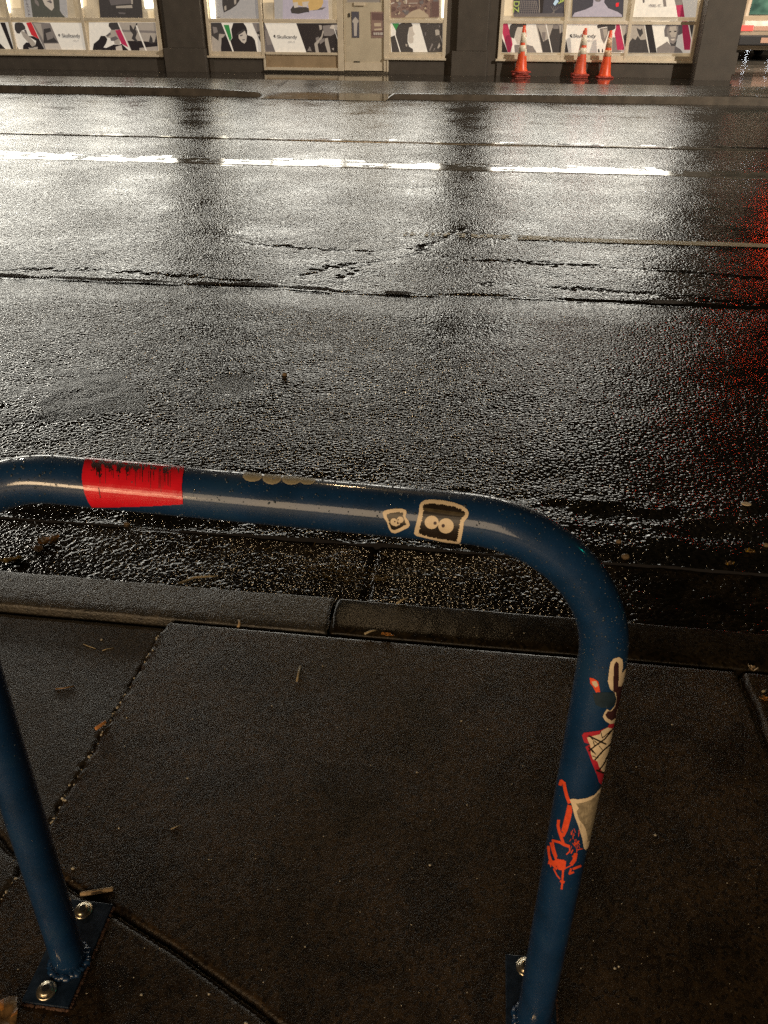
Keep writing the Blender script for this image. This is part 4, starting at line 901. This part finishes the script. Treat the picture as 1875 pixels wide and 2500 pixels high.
def make_car(label, loc, rz, body, glass, lights_on):
    t = empty('parked_car' if lights_on == 'tail' else 'oncoming_car', loc, rz, label, 'car')
    W, Lc = .90, 4.5
    # side profile (y along the car, rear at -y), lofted over five widths
    prof = [(0, .42), (-.02, .80), (.02, 1.02), (.16, 1.12), (.42, 1.56), (.75, 1.66), (1.9, 1.68), (2.5, 1.58), (3.15, 1.10), (4.2, .98), (4.45, .80), (4.5, .42), (4.3, .28), (.2, .28)]
    b = MB(); n = len(prof); secs = [(-W, .90), (-W*.97, .97), (-W*.86, 1.0), (0, 1.012), (W*.86, 1.0), (W*.97, .97), (W, .90)]
    for x, k in secs:
        for y, z in prof:
            inset = (1-k)*1.2; zz = .3 + (z-.3)*(k if z > .9 else 1); xx = x*(1-.16*max(0, (z-1.05)/.6))
            b.v.append((xx, Lc/2*0 + y + (inset if y < 2 else -inset)*.6, zz))
    for s in range(len(secs)-1):
        for i in range(n):
            j = (i+1) % n; b.f.append([s*n+i, (s+1)*n+i, (s+1)*n+j, s*n+j]); b.m.append(0)
    b.f.append(list(range(n))); b.m.append(0); b.f.append([(len(secs)-1)*n+i for i in range(n)][::-1]); b.m.append(0)
    b.build('body', body, t, smooth=False, bevel=.02)
    g = MB(); g.poly([(-.68, .165, 1.15), (.68, .165, 1.15), (.60, .40, 1.52), (-.60, .40, 1.52)]); g.v = [(x, y-.03, z+.012) for x, y, z in g.v]
    k = len(g.v); g.v += [(x, y+.02, z-.01) for x, y, z in g.v]; g.f += [[0, k, k+1, 1], [1, k+1, k+2, 2], [2, k+2, k+3, 3], [3, k+3, k, 0]]; g.m += [0]*4
    g.build('rear_window', glass, t)
    g = MB(); g.poly([(.68, 3.10, 1.15), (-.68, 3.10, 1.15), (-.58, 2.58, 1.53), (.58, 2.58, 1.53)]); g.v = [(x, y+.035, z+.02) for x, y, z in g.v]; g.build('windscreen', M['glass_d'], t)
    for sx in (-1, 1):
        g = MB(); g.poly([(sx*.86, .55, 1.14), (sx*.86, 2.9, 1.14), (sx*.80, 2.4, 1.52), (sx*.80, .75, 1.52)]); g.v = [(x+sx*.02, y, z) for x, y, z in g.v]; g.build('side_window', M['glass_d'], t)
        MB().box(*sorted((sx*.52, sx*.87)), -.045, .06, .76, .90).build('tail_lamp', M['tail'], t, bevel=.012)
        hl = MB(); hl.lathe([(.085, 0), (.10, .02), (.10, .05), (.07, .07)], 18)
        hl.v = [(x+sx*.66, 4.40+z, .70+y) for x, y, z in hl.v]; hl.build('headlamp', M['head'] if lights_on == 'head' else M['rim'], t, smooth=True)
        for wy in (.85, 3.55):
            wh = MB(); wh.lathe([(.28, -.11), (.33, -.09), (.345, -.05), (.345, .05), (.33, .09), (.28, .11)], 30)
            wh.v = [(sx*.80+z, wy+x, .345+y) for x, y, z in wh.v]; wp = wh.build('wheel', M['tyre'], t, smooth=True)
            rm = MB(); rm.lathe([(.22, -.02), (.22, .012), (.08, .03), (.05, .03)], 20); rm.v = [(sx*(.80+.10)+sx*abs(z)*.4, wy+x, .345+y) for x, y, z in rm.v]; rm.build('rim', M['rim'], wp, smooth=True)
    MB().box(-.87, .87, -.08, .10, .40, .66).build('bumper', M['bumper'], t, bevel=.03)
    MB().box(-.50, .50, -.04, .02, .77, .88).build('tail_strip', M['plate_n'] if lights_on == 'tail' else body, t)
    MB().box(-.26, .26, -.095, -.075, .47, .60).build('number_plate', M['plate_n'], t)
    return t
pc = gz(1868, 150)
make_car('pale hatchback seen from behind beyond the shop corner, tail lamps lit', (pc[0]-.02, pc[1], -.005), .02, M['carbody'], M['glass_t'], 'tail')
hc = gz(1828, 84); hd = ray(1834, 60)
make_car('dark car further up the side street with bright headlamps', (CC[0]+hd[0]/hd[1]*56+.66, 60, -.005), math.pi, M['cardark'], M['glass_d'], 'head')

# ------------------------------------------------------------------ litter
M['butt_o'] = plain('orange_filter_paper', (.62, .26, .075), .7, scale=200, var=.2)
M['butt_t'] = plain('tan_filter_paper', (.52, .37, .21), .7, scale=200, var=.25)
M['ash'] = plain('charred_paper', (.10, .07, .045), .9, scale=260, var=.5)
M['twig'] = plain('pale_twig', (.38, .31, .19), .6, scale=200, var=.3)
M['leaf_y'] = plain('yellow_leaf', (.55, .33, .035), .4, scale=90, var=.35, bump=.0006)
M['leaf_b'] = plain('brown_wet_leaf', (.20, .115, .045), .35, scale=80, var=.4, bump=.0008)
M['leaf_o'] = plain('orange_leaf_rib', (.48, .20, .045), .45, scale=80, var=.3)
M['petal'] = plain('cream_petal', (.72, .60, .42), .45, scale=100, var=.15)
M['stone'] = plain('tan_pebble', (.26, .18, .10), .5, scale=100, var=.4)
M['grit'] = plain('pale_grit', (.46, .42, .33), .5, scale=200, var=.3)
M['straw'] = plain('wet_straw', (.36, .25, .11), .16, scale=200, var=.5)
def on(px, py, z=0.): return Vector(gz(px, py, z))
def ground_thing(mb, name, mats, label, cat, loc, group=None, smooth=True):
    o = mb.build(name, mats, smooth=smooth, loc=loc); return tag(o, label, cat, group)
def onr(px, py):
    z = -.13
    for _ in range(8):
        q = gz(px, py, z); f = road_z if q[1] > 2.145 else gut_z
        z = float(f(np.array([q[0]]), np.array([q[1]]))[0])
    return Vector(gz(px, py, z))
def wz(p):
    return float(walk_z(np.array([p[0]]), np.array([p[1]]))[0])
def butt(a, b, r, mat, name, label, char=False, lift=0.):
    a = on(*a); b = on(*b); a.z = max(wz(a), -.002)+r*.9+lift; b.z = max(wz(b), -.002)+r*.9+lift; mb = MB(); c = (a+b)/2
    pts = [a.lerp(b, t) - c for t in (0, .04, .3, .34, .66, .7, .96, 1)]
    mb.tube(pts, [r*.8, r, r, r*1.01, r*.97, r*.94, r*.95, r*.7], 14)
    o = mb.build(name, [mat, M['ash']], smooth=True, loc=c)
    if char:
        for f in o.data.polygons:
            k = f.index//14
            if k in (3, 4) and (f.index*7) % 5 < 3: f.material_index = 1
    return tag(o, label, 'cigarette butt', 'cigarette butts on the pavement')
butt((575/2.457, 1600+452/2.457), (638/2.457, 1600+408/2.457), .0042, M['butt_o'], 'cigarette_butt', 'orange cigarette butt lying in the joint between the pavement slabs', lift=.004)
butt((484/2.457, 1600+1438/2.457), (682/2.457, 1600+1406/2.457), .0045, M['butt_t'], 'cigarette_butt', 'tan cigarette butt with a charred band lying behind the left base plate', True)
def stick(pts, r, mat, name, label, cat='twig', z=0., group=None):
    P = [on(x, y, z) for x, y in pts]
    for q in P: q.z += r*1.2 + (wz(q) if z == 0 else 0)
    c = P[len(P)//2].copy(); return ground_thing(MB().tube([q-c for q in P], [r*(1-.4*k/len(P)) for k in range(len(P))], 8), name, mat, label, cat, c, group)
stick([(733, 1630), (729, 1648), (725, 1666)], .0034, M['twig'], 'stick', 'short pale stick lying alone on the middle of the pavement slab', 'stick')
stick([(583, 1513), (585, 1520), (581, 1528)], .005, M['butt_t'], 'wood_chip', 'pale wood chip at the back edge of the kerb', 'wood chip')
stick([(436, 1429), (455, 1421), (475, 1413), (500, 1411), (528, 1410)], .0042, M['twig'], 'twig', 'bent pale twig sticking out over the kerb edge into the gutter', z=-.02)
stick([(968, 1476), (985, 1465), (997, 1462)], .003, M['twig'], 'twig', 'small curled twig on the front edge of the right kerbstone', z=.002)
stick([(890, 1550), (905, 1543), (918, 1541)], .003, M['twig'], 'twig', 'small crooked twig at the back of the right kerbstone', z=.002)
stick([(200, 1558), (215, 1564), (230, 1569)], .0012, M['twig'], 'twig', 'thin straight straw on the left pavement slab', z=0)
stick([(246, 1574), (256, 1570), (274, 1567)], .0012, M['twig'], 'twig', 'thin bent straw on the left pavement slab', z=0)
stick([(132, 1670), (155, 1667), (178, 1662)], .0022, M['leaf_b'], 'twig', 'brown stalk on the left pavement slab', z=0)
stick([(417, 2025), (428, 2020), (441, 2014)], .0013, M['twig'], 'twig', 'tiny pale straw on the slab beside the left leg', z=0)
stick([(1860, 1692), (1868, 1688)], .003, M['twig'], 'wood_chip', 'tiny chip beside the right joint', 'wood chip')
def leaf(c, lx, ly, rz, mats, name, label, z, seed, lift=.012, cat='leaf'):
    r = random.Random(seed); mb = MB(); n = 18; ctr = on(c[0], c[1], z) if z > -.1 else onr(*c)
    ring = []
    for k in range(n):
        a = 2*math.pi*k/n; rr_ = 1+r.uniform(-.22, .12); x, y = lx*math.cos(a)*rr_, ly*math.sin(a)*rr_
        ring.append((x*math.cos(rz)-y*math.sin(rz), x*math.sin(rz)+y*math.cos(rz), lift*(.35+r.uniform(0, 1))))
    mid = [(q[0]*.5, q[1]*.5, lift*r.uniform(.05, .6)) for q in ring]
    mb.v = ring + mid + [(0, 0, lift*.2)]
    for k in range(n):
        j = (k+1) % n; mb.f.append([k, j, n+j, n+k]); mb.m.append(0 if k % 5 else len(mats)-1); mb.f.append([n+k, n+j, 2*n]); mb.m.append(0)
    o = mb.build(name, mats, smooth=True, loc=ctr); s = o.modifiers.new('t', 'SOLIDIFY'); s.thickness = .0006
    return tag(o, label, cat)
GZ = -.128
leaf((33, 1372), .045, .012, .35, [M['leaf_y'], M['petal']], 'leaf', 'curled yellow leaf in the gutter at the left edge', GZ, 3, .016)
leaf((122, 1327), .036, .022, .2, [M['leaf_b'], M['leaf_o']], 'leaf', 'crumpled brown leaf in the gutter behind the left kerbstone', GZ, 5, .024)
leaf((95, 1345), .022, .014, -.3, [M['leaf_b'], M['leaf_b']], 'leaf', 'small brown leaf scrap beside the crumpled leaf in the gutter', GZ, 6, .014)
leaf((10, 2492), .028, .034, .3, [M['leaf_b'], M['leaf_o']], 'leaf', 'brown leaf with orange rim beside the left base plate', 0, 8, .012)
leaf((1836, 1636), .013, .007, -.5, [M['stone'], M['petal']], 'leaf', 'small folded pale leaf at the right kerb joint', .002, 9, .012)
leaf((1866, 1708), .014, .006, .1, [M['leaf_o'], M['leaf_b']], 'leaf', 'small brown leaf beside the right pavement joint', .0, 10, .008)
leaf((945, 1551), .018, .004, -.1, [M['leaf_o'], M['leaf_o']], 'leaf', 'sliver of orange leaf in the joint behind the right kerbstone', .001, 12, .006)
mb = MB(); mb.lathe([(.010, 0), (.0155, .002), (.016, .004), (.012, .0055), (.006, .005)], 22); mb.v = [(x*1.15, y*.8, z) for x, y, z in mb.v]
ground_thing(mb, 'petal', M['petal'], 'round cream petal lying on the asphalt by the gutter', 'petal', onr(1821, 1233)+Vector((0, 0, .002)))
for k, (x, y, r, lb) in enumerate(((1526, 1363, .013, 'larger tan pebble behind the bend of the rack, by the gutter'), (1510, 1325, .0095, 'smaller tan pebble behind the bend of the rack, on the asphalt'), (1870, 1334, .010, 'tan pebble at the right edge by the gutter'), (695, 917, .012, 'pale pebble alone on the asphalt lane'), (310, 1284, .012, 'brown pebble under the bar by the red tape'))):
    mb = MB(); mb.blob((0, 0, 0), (r, r*.8, r*.75), 40+k, 3, .10)
    ground_thing(mb, 'pebble', M['stone'], lb, 'pebble', onr(x, y)+Vector((0, 0, r*.5)))
for k, (x, y, lb) in enumerate(((1830, 1350, 'brown clump of leaf bits at the right edge of the gutter'), (1780, 1380, 'yellowish leaf crumb in the right gutter'))):
    leaf((x, y), .016, .008, .3*k, [M['leaf_b'], M['leaf_y']], 'leaf', lb, -.128, 30+k, .012)
# wet straw and needles washed up in the gutter
mb = MB(); r_ = random.Random(17)
for k in range(190):
    x = r_.gauss(835, 75); y = r_.gauss(1398, 24) + (x-835)*.05
    if y > 1448: continue
    p0 = onr(x, y); a = r_.uniform(0, 6.3); l = r_.uniform(.004, .016)
    d_ = Vector((math.cos(a)*l, math.sin(a)*l, r_.uniform(-.002, .004))); p0.z += .003
    mb.tube([p0-d_, p0+Vector((0, 0, r_.uniform(0, .003))), p0+d_], r_.uniform(.0006, .0014), 5)
for k in range(26):
    p0 = onr(r_.gauss(930, 14), r_.gauss(1413, 4)); p0.z += .003; a = r_.uniform(-.4, .4); l = .012
    d_ = Vector((math.cos(a)*l, math.sin(a)*l, 0)); mb.tube([p0-d_, p0+d_], .0014, 5)
o = mb.build('wet_straw', M['straw'], smooth=True); tag(o, 'wet brown straw and needles washed into the gutter', 'straw', kind='stuff')
# pale grit on the pavement
mb = MB(); r_ = random.Random(23)
known = [(1126,1760,3.2),(1018,1886,2.8),(1050,2112,3.4),(905,1868,2),(664,1724,2.4),(788,1626,2.4),(1190,1780,1.8),(1600,2038,4),(1640,1770,2.6),(1553,1873,2),(1500,2365,3),(1510,2361,2.4),(1800,1560,2),(1140,1965,2),(830,2152,2),(470,1756,2.2),(458,1900,3),(305,1822,2),(290,2022,2.4),(178,2120,5),(1004,2258,2),(745,2312,2),(600,2500,4),(510,2428,3),(345,2430,2.6),(1415,1555,4),(1275,1567,4),(1085,1553,3),(1020,1527,5),(1720,1578,2.5),(310,1753,2.6),(244,1547,4),(380,1540,5),(235,1812,3),(1608,1523,3)]
for x, y, s_ in known:
    p0 = on(x, y); mb.blob((p0.x, p0.y, wz(p0)+.0012), (s_*.00085, s_*.00075, s_*.0006), int(x+y), 1, .3)
for k in range(230):
    x, y = r_.uniform(0, 1875), r_.uniform(1560, 2500); p0 = on(x, y); s_ = r_.uniform(.0004, .0011)
    if p0.y > 1.53: continue
    mb.blob((p0.x, p0.y, wz(p0)+.0005), (s_*1.2, s_, s_*.8), k, 1, .3)
for k in range(60):
    x = r_.uniform(0, 1875); p0 = on(x, 1560+r_.uniform(-120, 120)+.06*(x-900)); s_ = r_.uniform(.0006, .0016)
    if 1.57 < p0.y < 1.68: mb.blob((p0.x, p0.y, .003), (s_*1.3, s_, s_*.8), k, 1, .3)
# crumbs in the joint
for k in range(120):
    y = r_.uniform(.75, 1.5); x = np.interp(-y, [-1.62, -1.2, -.919, -.753], [-.775, -.79, -.797, -.808]) + r_.gauss(0, .004); s_ = r_.uniform(.0015, .004)
    mb.blob((x, y, wz((x, y))+.001), (s_, s_*.9, s_*.8), k, 1, .3)
o = mb.build('grit', M['grit'], smooth=False); tag(o, 'pale grit scattered on the wet pavement', 'grit', kind='stuff')

# ------------------------------------------------------------------ light
w = bpy.data.worlds.new('World'); scene.world = w; w.use_nodes = True
bg = w.node_tree.nodes['Background']; bg.inputs['Color'].default_value = (.9, .62, .40, 1); bg.inputs['Strength'].default_value = .012
def lamp(name, kind, loc, power, col, **kw):
    l = bpy.data.lights.new(name, kind); l.energy = power; l.color = col
    for k, v_ in kw.items(): setattr(l, k, v_)
    o = bpy.data.objects.new(name, l); COL.objects.link(o); o.location = loc; return o
def aim(o, to):
    o.rotation_euler = (Vector(to)-o.location).to_track_quat('-Z', 'Y').to_euler()
lamp('street_lamp_light', 'POINT', (-2.1, 13.4, 11.5), 480, (1., .70, .38), shadow_soft_size=.18)
o = lamp('shop_light_behind', 'AREA', (-4.9, -7.5, 2.2), 330, (1., .70, .40), shape='RECTANGLE', size=3.2, size_y=1.8); aim(o, (-.2, .7, .8))
o = lamp('shop_light_beside', 'AREA', (-.5, -7.5, 3.0), 290, (1., .74, .47), shape='RECTANGLE', size=5.5, size_y=4.4); aim(o, (-.2, .7, .8))
lamp('street_lamp_far_left', 'POINT', (-13.5, 14.5, 8.0), 800, (1., .93, .80), shadow_soft_size=.25)
o = lamp('facade_fill_spot', 'SPOT', (14., 8., 9.), 12500, (1., .90, .75), shadow_soft_size=.2, spot_size=math.radians(82), spot_blend=.35); aim(o, (-4, 20.8, 1.))  # added unseen spot that brightens the shop facade and spares the near pavement
o = lamp('red_low_spot', 'SPOT', (5.6, 16.2, 1.35), 26, (1., .06, .02), shadow_soft_size=.14, spot_size=math.radians(20), spot_blend=.7); aim(o, (3.35, 9.6, -.13))  # unseen red source at tail-lamp height, aimed to redden the far road
o = lamp('car_fill_spot', 'SPOT', (7.5, 23.5, 7.), 2400, (1., .80, .58), shadow_soft_size=.2, spot_size=math.radians(95)); aim(o, (7.6, 28, 0))  # added unseen spot that brightens the car's rear and the side street
lamp('green_point_light', 'POINT', (11., 6., 4.6), 30, (.02, 1., .75), shadow_soft_size=.11)  # small green point light off to the right

# ------------------------------------------------------------------ render settings
scene.view_settings.view_transform = 'Standard'; scene.view_settings.look = 'None'; scene.view_settings.exposure = 0; scene.view_settings.gamma = 1
scene.cycles.use_denoising = False; scene.cycles.denoiser = 'OPENIMAGEDENOISE'; scene.cycles.denoising_input_passes = 'RGB_ALBEDO_NORMAL'
scene.cycles.max_bounces = 6; scene.cycles.glossy_bounces = 4; scene.cycles.transmission_bounces = 6
scene.cycles.sample_clamp_indirect = 6
